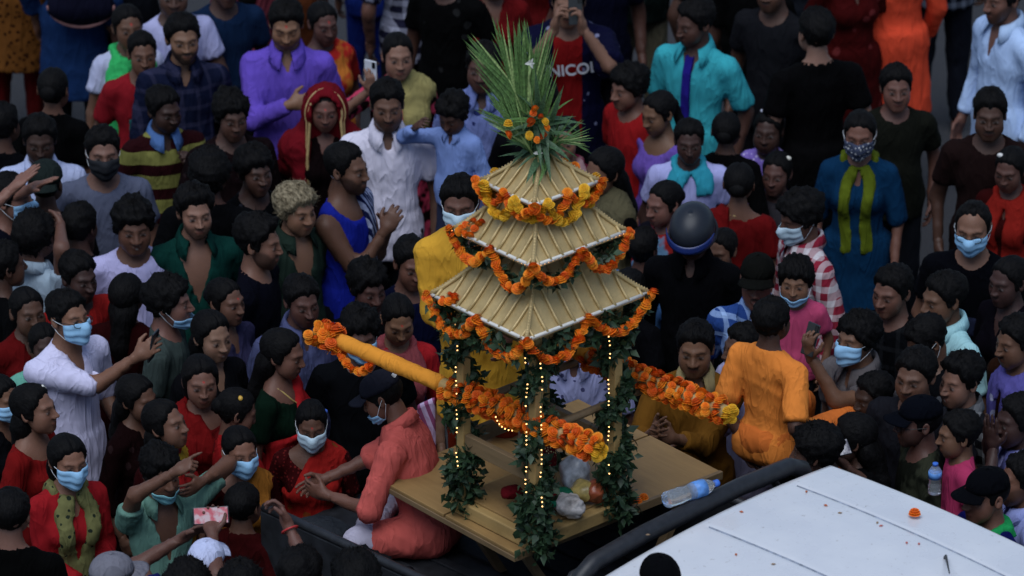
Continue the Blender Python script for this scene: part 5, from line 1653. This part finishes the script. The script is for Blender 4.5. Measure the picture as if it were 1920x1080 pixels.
P_(556, 394, 1.62, 42, hp=6, skin=2, hair='wavy', hairc=((.06, .045, .025), (.27, .22, .14)), top=top('open', (46, 60, 54), sl=1.4), label='young man with wavy blond hair and open dark green shirt')
TANK = P_(652, 318, 1.74, 62, hp=0, skin=3, hair='fade', beard=.75, top=top('tank', (34, 48, 148), sl=0, hem=.74), ex=[('strap', A(150, 155, 185), 'vstripe', A(34, 40, 80), 1.0, 1, .085, .0)], R=('px', 722, 432, -.15, 'grip', dict(pn=(1, 0, .3))), L=('px', 728, 428, -.02, 'grip', dict(pn=(-1, 0, .3))), label='muscular man in blue vest with striped cloth on shoulder, hands clasped')
P_(478, 322, 1.62, 28, skin=4, hair='mop', top=top('tee', (16, 17, 22), pat='floral', c2=A(50, 52, 62), sc=.6), label='person in black printed T-shirt with shaggy black hair before purple shirt')
P_(393, 328, 1.68, 175, skin=4, hair='mop', top=top('tee', (14, 15, 20)), label='black haired person in black T-shirt seen from behind above the green shirt')
PURP = P_(537, 47, 1.74, 2, hp=14, skin=2, hair='short', closed=1, bindi=2, top=top('shirt', (112, 88, 184), sl=1.95), R=(.015, -.235, 1.24, 'flat', dict(pn=(0, .9, -.3), fd=(.85, -.05, .25), pole=(-.9, .3, -.9))), label='man in purple shirt with eyes closed and hand on heart')
P_(609, 206, 1.54, 4, hp=4, sex='f', skin=3, hair='long', bindi=1, top=top('kurta', (26, 12, 16), sl=1.5), ex=[('veil', A(128, 14, 38), A(175, 150, 110))], label='woman under a crimson veil with pale gold border')
P_(470, -95, 1.60, 175, sex='f', hair='long', top=top('kurta', (140, 70, 84), pat='vstripe', c2=A(110, 50, 66), sl=1.4), bot=dict(c=A(90, 80, 90)), label='woman in dusty pink striped tunic standing behind purple shirt')
P_(606, 44, 1.54, 25, hp=6, sex='f', skin=4, hair='bun', bindi=2, top=top('blouse', (150, 28, 24)), bot=SK(160, 90, 26), ex=[('pallu', A(205, 128, 26), 'patch', A(190, 40, 26), 1, .11)], label='woman in orange and red sari beside purple shirt')
PW = P_(746, 106, 1.60, 6, hy=4, sex='f', skin=2, hair='bun', top=top('kurta', (205, 74, 112), sl=1.2, pat='patch', c2=A(30, 12, 18)), ex=[('strap', A(150, 140, 96), None, None, 1, 1, .10, .12)], R=('px', 694, 168, -.26, 'grip', dict(pn=(0, .3, 1), fd=(.1, -.2, 1))), label='woman in pink and black tunic with beige shawl filming on a phone')
P_(690, -165, 1.28, 185, hair='short', top=top('tee', (28, 50, 118)), bot=dict(c=A(28, 50, 118)), label='child in royal blue clothes behind the woman filming')
P_(768, -150, 1.66, 190, hair='short', top=top('shirt', (38, 38, 60), pat='check', c2=A(150, 150, 170), sc=.8, sl=.8), bot=DARK, label='person in navy and white checked shirt seen from behind')
POLO = P_(726, 197, 1.72, 4, hp=6, skin=3, hair='short', must=1, beard=.45, top=top('shirt', (200, 194, 212), sl=.66), label='moustached man in cream polo shirt')
P_(906, 128, 1.66, -10, skin=4, hair='short', top=top('shirt', (120, 130, 180), pat='floral', c2=A(50, 60, 110), sl=.8), label='man in pale blue floral shirt half hidden behind palm leaves')
P_(849, 214, 1.02, -30, hp=25, skin=4, hair='mop', z0=.66, top=top('shirt', (128, 146, 196), sl=1.8), seat=None, R=('px', 780, 238, -.02, 'relax'), label='toddler in pale blue shirt touching the shoulder of cream polo', bot=dict(c=A(60, 65, 90)))
P_(925, -45, 1.60, 10, sex='f', hair='bun', skin=3, top=top('kurta', (120, 18, 24), sl=1.4), bot=SK(90, 12, 16), label='woman in red tunic standing behind the palm leaves')
MC = P_(1066, 4, 1.72, -2, hp=6, skin=2, hair='short', must=1, top=top('tee', (150, 14, 18)), ex=[('openshirt', A(24, 25, 58), 'floral', A(130, 130, 160), .8, 1.0, .075)], L=('px', 1092, 52, -.26, 'grip', dict(pn=(-1, 0, .2), fd=(-.15, 0, 1))), R=('px', 1040, 52, -.26, 'grip', dict(pn=(1, 0, .2), fd=(.15, 0, 1))), label='man in red lettered T-shirt and navy floral overshirt photographing')
P_(1198, -222, 1.70, 172, hair='short', top=top('tee', (14, 28, 28), pat='floral', c2=A(40, 50, 52), sc=.5), bot=dict(c=A(112, 106, 92)), label='person in dark green T-shirt and beige trousers')
P_(1302, 44, 1.70, -28, hy=-28, hp=10, skin=4, hair='short', top=top('kurta', (58, 162, 176), sl=.85, collar=True), ex=[('placket', A(48, 38, 130))], label='young man in turquoise kurta with purple button band')
P_(1178, 165, 1.52, -55, hp=8, skin=2, hair='mop', top=top('tee', (165, 14, 24), sl=.7), label='boy in red football jersey looking down')
P_(1234, 212, 1.47, -52, hp=14, sex='f', skin=2, hair='pony', top=top('tee', (112, 88, 165), neck='scoop', sl=.3), label='young woman in lavender scoop-neck top')
P_(1292, 266, 1.46, 0, hp=5, skin=5, hair='fade', top=top('tee', (165, 165, 210), sl=.6), ex=[('scarf', A(50, 150, 172), None, None, .05, .36, .09)], label='dark skinned child in white top with turquoise collar')
P_(1362, 246, 1.44, 170, sex='f', skin=4, hair='bun', top=top('kurta', (14, 13, 16), sl=1.4), label='woman with black bun in black seen from behind below turquoise kurta')
P_(1440, 246, 1.20, -15, sex='f', skin=5, hair='pony', headsc=.93, ex=[('clip', (.5, .5, .6), [(-.03, .01, .115), (.05, .02, .105)])], top=top('tee', (132, 112, 185), pat='dots', c2=A(190, 180, 215), sc=.6), label='little girl in lilac dotted dress with pale hair ties')
P_(1456, 326, 1.16, -20, sex='f', skin=4, hair='pony', headsc=.93, ex=[('clip', (.6, .58, .5), [(.06, .02, .095)])], top=top('tee', (74, 70, 78)), label='little girl in grey dress with a white hair bobble')
P_(1530, 62, 1.76, 195, hp=0, skin=1, hair='short', top=top('tee', (7, 7, 9)), bot=dict(c=(.004, .004, .005)), label='man in plain black T-shirt with pale neck, back turned')
P_(1680, 166, 1.52, 4, skin=3, hair='short', face='m1', w=.5, top=top('tee', (34, 35, 30)), label='round faced boy in dark olive T-shirt')
P_(1682, -140, 1.70, -160, hair='short', top=top('kurta', (225, 84, 34), sl=1.8), bot=DARK, label='man in bright orange kurta walking away')
P_(1775, -252, 1.70, 175, hair='short', top=top('shirt', (18, 22, 36), pat='check', c2=A(90, 95, 110), sc=.8, sl=.8), bot=dict(c=(.006, .007, .012)), label='person in dark checked shirt and dark jeans standing on open road')
P_(1880, -2, 1.74, -58, hp=6, skin=3, hair='short', top=top('kurta', (168, 186, 232), sl=1.9, collar=True), bot=JEANS, label='man in long pale blue shirt facing the shrine')
P_(1856, 216, 1.68, -6, hp=4, skin=4, hair='short', must=1, top=top('tee', (42, 27, 27)), label='moustached man in dark brown T-shirt before pale blue shirt')
P_(1894, 318, 1.50, -28, hp=12, sex='f', skin=4, hair='bun', ex=[('clip', (.6, .58, .55), [(-.04, -.03, .105)]), ('scarf', A(150, 34, 14), None, None, .06, -.05)], top=top('kurta', (70, 14, 14), sl=1.2), label='woman with white hair clip and vermilion scarf')
P_(1612, 252, 1.60, -8, hp=8, sex='f', skin=3, hair='bun', mask='floral', top=top('kurta', (14, 60, 92), sl=1.0), ex=[('scarf', A(98, 108, 18), None, None, .030, .02, .058)], label='woman in teal kurta, olive scarf and patterned mask')
P_(1824, 428, 1.70, -14, hp=8, skin=2, hair='recede', mask='blue', glasses=True, top=top('tee', (11, 12, 22)), ex=[('print', A(40, 44, 66), .05, .14, .24)], label='balding man with glasses and blue mask in black T-shirt')
P_(1500, 408, 1.66, -68, hp=18, skin=3, hair='mop', mask='pale', top=top('shirt', (160, 46, 74), pat='check', c2=A(190, 182, 190), sc=.75, sl=1.9), label='masked young man in red and white checked shirt')
P_(1298, 436, 1.68, -14, hp=26, skin=4, hair='fade', ex=[('helmet',)], top=top('shirt', (14, 14, 20), sl=1.8), label='man wearing a dark motorcycle helmet with blue visor')
P_(1244, 382, 1.52, -50, hp=6, sex='f', skin=3, hair='bun', top=top('kurta', (30, 28, 40), sl=1.2), ex=[('scarf', A(100, 130, 160), 'patch', A(150, 40, 40), .04, .2)], label='woman in dark tunic with blue and red scarf beside helmet')
P_(1386, 345, 1.52, 172, sex='f', skin=3, hair='bun', top=top('blouse', (118, 10, 16), neck='wide'), bot=SK(100, 10, 14), ex=[('pallu', A(125, 10, 14), None, None, 1, .07), ('necklace', (.5, .36, .12))], label='woman in red sari and gold chain seen from behind')
P_(1207, 468, 1.36, 155, skin=4, hair='short', top=top('tee', (92, 132, 182)), label='child in pale blue T-shirt seen from behind, next to helmet man')
P_(1132, 322, 1.56, -58, hp=10, sex='f', skin=3, hair='long', top=top('kurta', (18, 17, 20), sl=1.4), ex=[('strap', A(96, 90, 72), None, None, 1, 1, .09, -.05)], label='woman in black with greyish beige shawl over her shoulder')
P_(1058, 262, 1.54, -8, sex='f', skin=2, hair='bun', top=top('kurta', (110, 30, 60), sl=1.0), ex=[('scarf', A(158, 40, 84), 'patch', A(160, 130, 135), .07, .05)], label='woman with pink scarf just behind the flower bouquet')
CAPM = P_(1420, 528, 1.66, -8, hp=2, skin=3, hair='short', smile=1, ex=[('cap', A(26, 26, 24))], top=top('shirt', (52, 82, 142), pat='plaid', c2=A(150, 172, 212), sl=.8), label='grinning man in dark cap and blue checked shirt')
P_(1492, 528, 1.04, -12, hp=4, skin=2, hair='mop', z0=.62, mask=('blue',), headsc=.84, top=top('tee', (205, 88, 134), neck='round'), label='small child in pink top with blue mask under the chin')
MUST = P_(1304, 655, 1.66, -8, hp=4, skin=3, hair='short', must=.6, top=top('kurta', (122, 86, 24), sl=1.7, collar=True, collarc=A(160, 145, 110)), R=('px', 1225, 812, -.30, 'open', dict(pn=(1, .3, 0))), L=('px', 1262, 822, -.30, 'open', dict(pn=(-1, .3, 0))), label='moustached man in mustard kurta reaching to the platform')
P_(1392, 652, 1.54, -60, skin=4, hair='short', top=top('shirt', (165, 160, 190), sl=1.85), L=('px', 1262, 832, -.34, 'relax', dict(pn=(0, 0, -1))), label='man in white long-sleeved shirt reaching past the orange shirt')
MP = P_(1606, 638, 1.66, -48, hp=-4, skin=3, hair='mop', mask='blue', top=top('shirt', (108, 102, 106), sl=.66), L=('px', 1520, 668, -.22, 'grip', dict(pn=(0, .4, 1), fd=(0, -.3, 1))), label='masked man in stone grey shirt raising a phone')
P_(1768, 560, 1.70, -62, hp=6, skin=3, hair='short', must=1, top=top('shirt', (160, 196, 206), sl=.66), label='man in pale mint polo in profile')
P_(1738, 640, 1.60, -72, hp=34, skin=3, hair='short', mask='blue', top=top('tee', (18, 20, 26)), label='masked person with bowed black head in front of mint polo')
P_(1800, 716, 1.62, -52, hp=2, skin=2, hair='quiff', top=top('shirt', (34, 34, 40), pat='check', c2=A(116, 116, 122), sc=.9, sl=1.6), smile=1, label='man in black and white checked shirt with swept back hair')
P_(1716, 706, 1.70, -30, hp=4, skin=3, hair='short', top=top('tee', (40, 40, 48)), label='man in charcoal top beside the checked shirt, face half hidden by cap')
CAMO = P_(1722, 792, 1.62, -80, hp=2, skin=4, hair='short', glasses=True, ex=[('cap', A(14, 18, 30))], top=top('tee', (30, 32, 26), pat='patch', c2=A(60, 62, 52)), label='man in black cap, glasses and camouflage shirt')
P_(1796, 816, 1.10, -82, hp=4, skin=3, hair='short', z0=.52, headsc=.86, top=top('tee', (192, 66, 118)), label='child in bright pink T-shirt beside black caps')
NAM = P_(1908, 790, 1.64, -72, hp=2, skin=5, hair='short', top=top('shirt', (150, 150, 198), sl=1.0, pat='patch', c2=A(110, 112, 165)), L=('px', 1862, 838, -.14, 'flat', dict(pn=(-.6, .9, 0), fd=(0, -.15, 1))), R=('px', 1852, 838, -.02, 'flat', dict(pn=(.6, .9, 0), fd=(0, -.15, 1))), label='person in lavender white shirt with palms pressed together')
P_(1848, 930, 1.66, -62, hp=4, skin=3, hair='short', ex=[('cap', A(12, 14, 22)), ('scarf', A(22, 150, 92), None, None, .05, .36, .09)], top=top('tee', (24, 26, 92)), label='man in black cap and blue shirt with green collar')
P_(1915, 900, 1.60, -80, skin=3, hair='short', top=top('shirt', (150, 156, 205), sl=1.4), label='person in pale blue sleeves behind green collared cap man')
P_(1528, 848, 1.62, -105, hp=6, skin=4, hair='mop', top=top('tee', (12, 12, 16)), label='black haired boy in black standing against the white car roof')
PHW = P_(1598, 822, 1.56, -95, hp=8, sex='f', skin=4, hair='long', top=top('kurta', (16, 14, 18), sl=1.4), R=('px', 1580, 868, -.16, 'grip', dict(pn=(-.3, .4, 1))), label='long haired woman in black holding a phone low')
P_(1906, 640, 1.66, -62, hp=8, skin=3, hair='short', top=top('tee', (60, 34, 16)), ex=[('scarf', A(98, 92, 155), 'floral', A(150, 150, 180), .06, .0)], label='person with lavender floral scarf beside mint polo')
P_(1078, 622, 1.62, -5, skin=3, hair='short', top=top('shirt', (165, 166, 205), pat='floral', c2=A(90, 90, 130), sc=.5, sl=.8), label='man in white floral shirt seen between the shrine posts')
P_(746, 600, 1.56, 14, hp=22, sex='f', skin=2, hair='bun', bindi=1, top=top('kurta', (188, 26, 42), sl=1.0), ex=[('scarf', A(168, 90, 98), None, None, .05, .0)], label='woman in red with rose scarf looking down behind the pole')
P_(566, 566, 1.64, 24, hp=6, skin=4, hair='short', top=top('shirt', (88, 92, 128), sl=.8), label='man in grey blue shirt behind the marigold pole end')
P_(532, 664, 1.58, 70, hp=10, sex='f', skin=3, hair='long', top=top('blouse', (16, 40, 30), neck='wide'), bot=SK(150, 16, 26), ex=[('necklace', (.4, .04, .03)), ('pallu', A(185, 22, 36), None, None, 1, .07)], label='long haired woman in profile, green blouse and red sari')
P_(676, 628, 1.62, 10, hp=10, skin=4, hair='mop', mask='blue', top=top('tee', (18, 18, 24)), label='masked person in black half hidden behind the yellow pole')
P_(772, 494, 1.62, 20, hp=10, skin=3, hair='short', top=top('tee', (20, 26, 58)), label='person in navy shirt behind the yellow kurta')
P_(690, 540, 1.56, 30, hp=10, skin=4, hair='mop', top=top('tee', (14, 15, 26)), label='black haired person in dark top below the clasped hands')
P_(584, 796, 1.42, 4, hp=14, sex='f', skin=3, hair='bun', bindi=1, mask='pale', top=top('blouse', (74, 12, 18), pat='dots', c2=A(120, 40, 40), sl=.8, sc=.5), bot=SK(160, 26, 18), ex=[('pallu', A(172, 30, 18), 'floral', A(150, 80, 26), 1, .10), ('clip', (.05, .12, .5), [(.07, .03, .06)])], label='masked woman in maroon blouse and red sari facing front')
P_(450, 846, 1.44, 26, hp=6, sex='f', skin=2, hair='bun', mask='blue', top=top('blouse', (72, 8, 16)), bot=SK(120, 70, 20), ex=[('pallu', A(142, 96, 30), 'floral', A(120, 30, 20), 1, .08)], label='masked woman in maroon blouse with mustard sari drape')
P_(376, 716, 1.54, 14, hp=4, sex='f', skin=2, hair='long', bindi=1, top=top('blouse', (112, 10, 16), neck='wide'), bot=SK(110, 10, 16), ex=[('pallu', A(135, 14, 18), None, None, -1, .08)], label='unmasked woman in red sari with loose dark hair')
P_(312, 797, 1.52, 64, hp=-12, sex='f', skin=2, hair='long', top=top('blouse', (60, 10, 16)), bot=SK(110, 20, 16), ex=[('pallu', A(158, 130, 34), 'bands', A(150, 22, 24), 1, .10)], label='woman in profile gazing up, yellow and red sari')
P_(444, 772, 1.46, 105, hp=22, sex='f', skin=3, hair='bun', ex=[('clip', (.6, .35, .05), [(-.05, .03, .095)]), ('pallu', A(160, 16, 24), 'floral', A(140, 100, 40), -1, .09)], top=top('blouse', (120, 12, 20)), bot=SK(120, 12, 20), label='woman with parted hair and yellow clip in red sari')
P_(128, 864, 1.56, 30, hp=6, sex='f', skin=2, hair='long', mask='blue', top=top('kurta', (168, 20, 38), sl=1.75), ex=[('scarf', A(118, 116, 80), 'floral', A(50, 58, 50), .036, .02, .072, .5, .035)], L=(.08, -.22, 1.02, 'relax'), R=(-.02, -.24, 1.00, 'relax'), label='masked woman in red kurta with mottled green scarf')
P_(66, 768, 1.58, 70, hp=-6, sex='f', skin=2, hair='long', ex=[('clip', (.7, .68, .6), [(.03, -.035, .100), (.055, -.03, .080)])], top=top('blouse', (135, 14, 14)), bot=SK(110, 10, 12), label='woman in red blouse with white flower clip in hair')
P_(2, 748, 1.48, 55, hp=4, sex='f', skin=3, hair='long', mask='blue', top=top('kurta', (18, 18, 24), sl=1.5), label='masked woman in black beside the white flower hair clip')
BOY = P_(302, 888, 1.52, 32, hp=6, skin=3, hair='mop', mask=('teal',), top=top('open', (108, 140, 132), sl=.7), R=('px', 330, 884, -.24, 'point', dict(pn=(.5, .3, -1))), L=('px', 375, 905, .05, 'relax'), label='boy in pale green shirt with arm raised and mask slipped down')
P_(20, 965, 1.66, 172, skin=2, hair='fade', top=top('tee', (10, 10, 11)), label='man with cropped black hair in black shirt, back turned, near red kurta')
P_(214, 1088, 1.60, 120, skin=3, hair='fade', ex=[('cap', A(122, 120, 132))], top=top('tee', (20, 20, 26)), label='person in pale grey cap seen from above')
PH2 = P_(388, 1062, 1.60, 165, skin=3, hair='fade', ex=[('cap', A(186, 190, 230))], top=top('tee', (40, 45, 110)), L=('px', 340, 1010, .25, 'relax'), R=('px', 398, 1000, .10, 'grip', dict(pn=(.2, -.5, 1))), label='person in white cap filming on a phone')
P_(352, 1108, 1.68, 178, skin=3, hair='mop', top=top('tee', (14, 14, 20)), label='black haired person right behind the white cap')
P_(452, 1110, 1.70, 185, skin=3, hair='mop', top=top('tee', (14, 14, 20)), R=('px', 540, 985, .30, 'grip'), ex=[('bangle', (.4, .02, .02), -1, 1)], label='black haired person reaching out with red thread on wrist')
P_(456, 950, 1.30, 160, skin=3, hair='fade', top=top('tee', (70, 10, 14)), label='child with round black head seen from behind before mustard drape')
P_(1240, 1102, 1.72, 20, z0=.24, skin=3, hair='fade', ex=[('cap', A(12, 14, 20))], top=top('tee', (12, 12, 16)), label='person in black cap beside the near flank of the car')
P_(84, 650, 1.42, 20, sex='f', skin=5, hair='bun', top=top('kurta', (106, 160, 150), sl=.6), label='dark skinned woman in aqua top behind white kurta')
P_(52, 585, 1.50, 30, sex='f', skin=4, hair='bun', top=top('kurta', (112, 12, 18), sl=1.0), label='woman in deep red behind the aqua top')
P_(6, 236, 1.56, 160, skin=4, hair='short', top=top('tee', (14, 14, 18)), label='person in black with back turned beside dark faced white shirt')
P_(10, 500, 1.60, 120, skin=4, hair='short', top=top('tee', (12, 12, 16)), label='person in black beside the white shirt with raised fist')
more = [(100, 168, 1.54, 'f', (10, 10, 13), 170, 'woman in black between blue tunic and green scarf'), (434, 218, 1.62, 'm', (34, 20, 24), 20, 'man in dark maroon shirt below the plaid shirt'),
        (1180, 548, 1.34, 'm', (16, 16, 22), 150, 'child in black next to the lowest roof corner'), (1672, 548, 1.62, 'm', (14, 16, 22), -40, 'man in black behind the stone grey shirt'),
        (1890, 528, 1.60, 'f', (20, 14, 26), -50, 'woman in dark plum behind the lavender floral scarf'), (258, 748, 1.48, 'f', (36, 10, 14), 60, 'woman in dark maroon close behind the profile gazing up'),
        (566, 1082, 1.72, 'm', (12, 12, 15), 150, 'person in black close to the load bed wall'), (668, 1096, 1.74, 'm', (22, 24, 30), 190, 'person in charcoal close to the load bed wall'),
        (1352, 470, 1.44, 'f', (30, 10, 12), -30, 'girl in dark red between helmet and dark cap'), (1636, 745, 1.46, 'm', (18, 18, 24), -60, 'man in black below the stone grey shirt'),
        (1010, 200, 1.60, 'm', (20, 20, 26), -5, 'man in charcoal hidden behind the bouquet')]
for i, (x, y_, H_, sx, c_, yw, lb) in enumerate(more):
    P_(x, y_, H_, yw, hp=6, sex=sx, skin=[3, 4, 4, 3, 5][i % 5], hair=['bun', 'long'][i % 2] if sx == 'f' else ['short', 'mop', 'fade'][i % 3], top=top('kurta' if sx == 'f' else 'tee', c_, pat=[None, 'floral', None, 'plaid'][i % 4], c2=tuple(min(.7, v * 2.0 + .006) for v in A(*c_)), sl=[.7, 1.4][i % 2]), label=lb)
# --- dim far row, mostly cut by the frame
far = [(235, -190, 1.66, 'm', (20, 22, 30), 'man in charcoal behind woman with green scarf'),
       (420, -30, 1.62, 'm', (28, 50, 80), 'man in steel blue shirt left of purple shirt'), (560, -190, 1.6, 'f', (90, 50, 24), 'woman in brown sari behind purple shirt'),
       (835, -60, 1.66, 'm', (12, 12, 14), 'man in black between checked shirt and palm leaves'), (1000, -150, 1.6, 'f', (100, 14, 20), 'woman in dull red behind man photographing'),
       (1130, -110, 1.66, 'm', (18, 20, 44), 'man in dark navy next to green T-shirt'), (1360, -120, 1.64, 'm', (16, 16, 18), 'man in black behind turquoise kurta'),
       (1450, -20, 1.66, 'm', (36, 36, 42), 'man in grey print shirt beside black T-shirt'), (1470, -170, 1.6, 'f', (30, 34, 44), 'woman in slate clothes behind black T-shirt'),
       (1600, -90, 1.62, 'f', (84, 14, 16), 'woman in dark red beside orange kurta'), (1420, -75, 1.66, 'm', (10, 10, 12), 'man in black right of turquoise kurta')]
for i, (x, y_, H_, sx, c_, lb) in enumerate(far):
    P_(x, y_, H_, [175, 20, 150, -30][i % 4], sex=sx, skin=4, hair='bun' if sx == 'f' else 'short', top=top('kurta' if sx == 'f' else 'tee', c_, pat=['floral', None, None][i % 3], c2=tuple(min(.7, v * 2.2 + .01) for v in A(*c_))), bot=dict(c=(.006, .006, .008)), label=lb)
# ------------------------------------------------------------------ phones, bag, lettering
def phone(info, side, label, nrm=None, land=False, screen=None, body=(.02, .022, .025), off=.085):
    Wr, fd, pnv = info['arms'][side]
    c = Wr + fd * off * info['s'] + pnv * .022
    head = info['hw']((0, -.02, 0))
    nrm = head - c if nrm is None else np.array(nrm, float); nrm /= np.linalg.norm(nrm)
    upv = np.array([0, 0, 1.]); upv = upv - nrm * (upv @ nrm); upv /= np.linalg.norm(upv); x = np.cross(upv, nrm)
    if land: upv, x = x, -upv
    M = np.stack([x, upv, nrm], 1)
    o = MB().box((0, 0, 0), (.074, .154, .009)).build('phone', plain('phone_body' + str(body), body, .3, .5, .1), None, False, .006)
    o.matrix_world = Matrix([list(M[i]) + [float(c[i])] for i in range(3)] + [[0, 0, 0, 1]])
    tag(o, label, 'phone')
    k = NT('phone_screen', .1, .5)
    if screen:
        vz = k.noise(k.obj(), 30, 2); cc = k.ramp(vz, .42, .58, screen[0], screen[1])
        k.col((.02, .02, .02)); k.l(cc, k.b.inputs['Emission Color']); k.b.inputs['Emission Strength'].default_value = .55
    else: k.col((.012, .013, .016))
    MB().box((0, 0, .0055), (.066, .142, .001)).build('screen', k.m, o)
    MB().box((-.022, .055, -.006), (.020, .034, .003)).build('camera_bump', plain('cam_bump', (.01, .01, .012), .2), o, False, .002)
phone(WK, -1, 'black phone held up by the man in white kurta')
phone(PW, -1, 'white phone held up by the woman with beige shawl', body=(.55, .56, .60))
phone(MC, 1, 'dark phone held up before the face of the red lettered T-shirt', off=.10)
phone(MP, 1, 'black phone raised by the man in stone grey shirt')
phone(PHW, -1, 'phone with lit screen held low by the long haired woman in black', nrm=(.3, -.6, .7), land=True, screen=((.10, .10, .14), (.4, .42, .5)))
phone(PH2, -1, 'phone showing the pink procession on its screen held by the white cap', nrm=(.1, -.85, .55), land=True, screen=((.45, .10, .14), (.5, .40, .48)))
# handbag on the back of the blue tunic
p = crowd['bluek']; c = p['up']((0.05, .19, .16))
f = Field(.02); f.ell((0, 0, 0), (.17, .06, .12), None, .03); f.cone((-.12, 0, -.02), (.12, 0, -.02), .055, .055, .05); v, q = f.mesh()
hb = link('handbag', mesh_from('handbag', folds(v, q, np.random.default_rng(3), .01, .08, .3), q, None, True, [cloth(A(26, 26, 46), None, None, 1, 1)]), None, aty(152, 8, c[1] - .06)); tag(hb, 'dark navy handbag with pale rim hanging behind the blue tunic', 'handbag')
MB().tube([(.178 * math.cos(t), -.02, .125 * math.sin(t) - .0) for t in np.linspace(math.pi, 2 * math.pi, 20)], .010, 6).build('rim', plain('bag_rim', A(150, 110, 110), .6), hb, True)
MB().tube([(-.12, 0, .08), (-.10, .05, .30), (0, .07, .42), (.10, .05, .30), (.12, 0, .08)], .012, 6).build('strap', plain('bag_strap', (.02, .02, .03), .6), hb, True)
# lettering
def letters(text, parent_info, z, y, size, mat, rot=0.0, name='lettering', x=0.0):
    cu = bpy.data.curves.new(name, 'FONT'); cu.body = text; cu.size = size; cu.align_x = 'CENTER'; cu.extrude = .001; cu.offset = size * .018
    to = bpy.data.objects.new(name, cu); COL.objects.link(to)
    dg = bpy.context.evaluated_depsgraph_get(); me = bpy.data.meshes.new_from_object(to.evaluated_get(dg)); bpy.data.objects.remove(to)
    me.materials.clear(); me.materials.append(mat)
    n = len(me.vertices); co = np.zeros(n * 3, np.float32); me.vertices.foreach_get('co', co); co = co.reshape(-1, 3)
    c_, s_ = math.cos(rot), math.sin(rot)
    X = co[:, 0] * c_ - co[:, 1] * s_; Y = co[:, 0] * s_ + co[:, 1] * c_
    out = np.stack([X + x, y + 1.1 * X * X - co[:, 2], z + Y], 1)
    me.vertices.foreach_set('co', out.astype(np.float32).ravel()); me.update()
    o = bpy.data.objects.new(name, me); COL.objects.link(o); o.parent = parent_info['o']; return o
WP = plain('white_print', (.62, .62, .66), .7, .2, .1)
letters('UNICOL', MC, 1.245, -.150, .085, WP, .10)
letters('23', TANK, 1.02, -.152, .15, plain('dark_print', (.01, .012, .03), .7), 0, 'number')
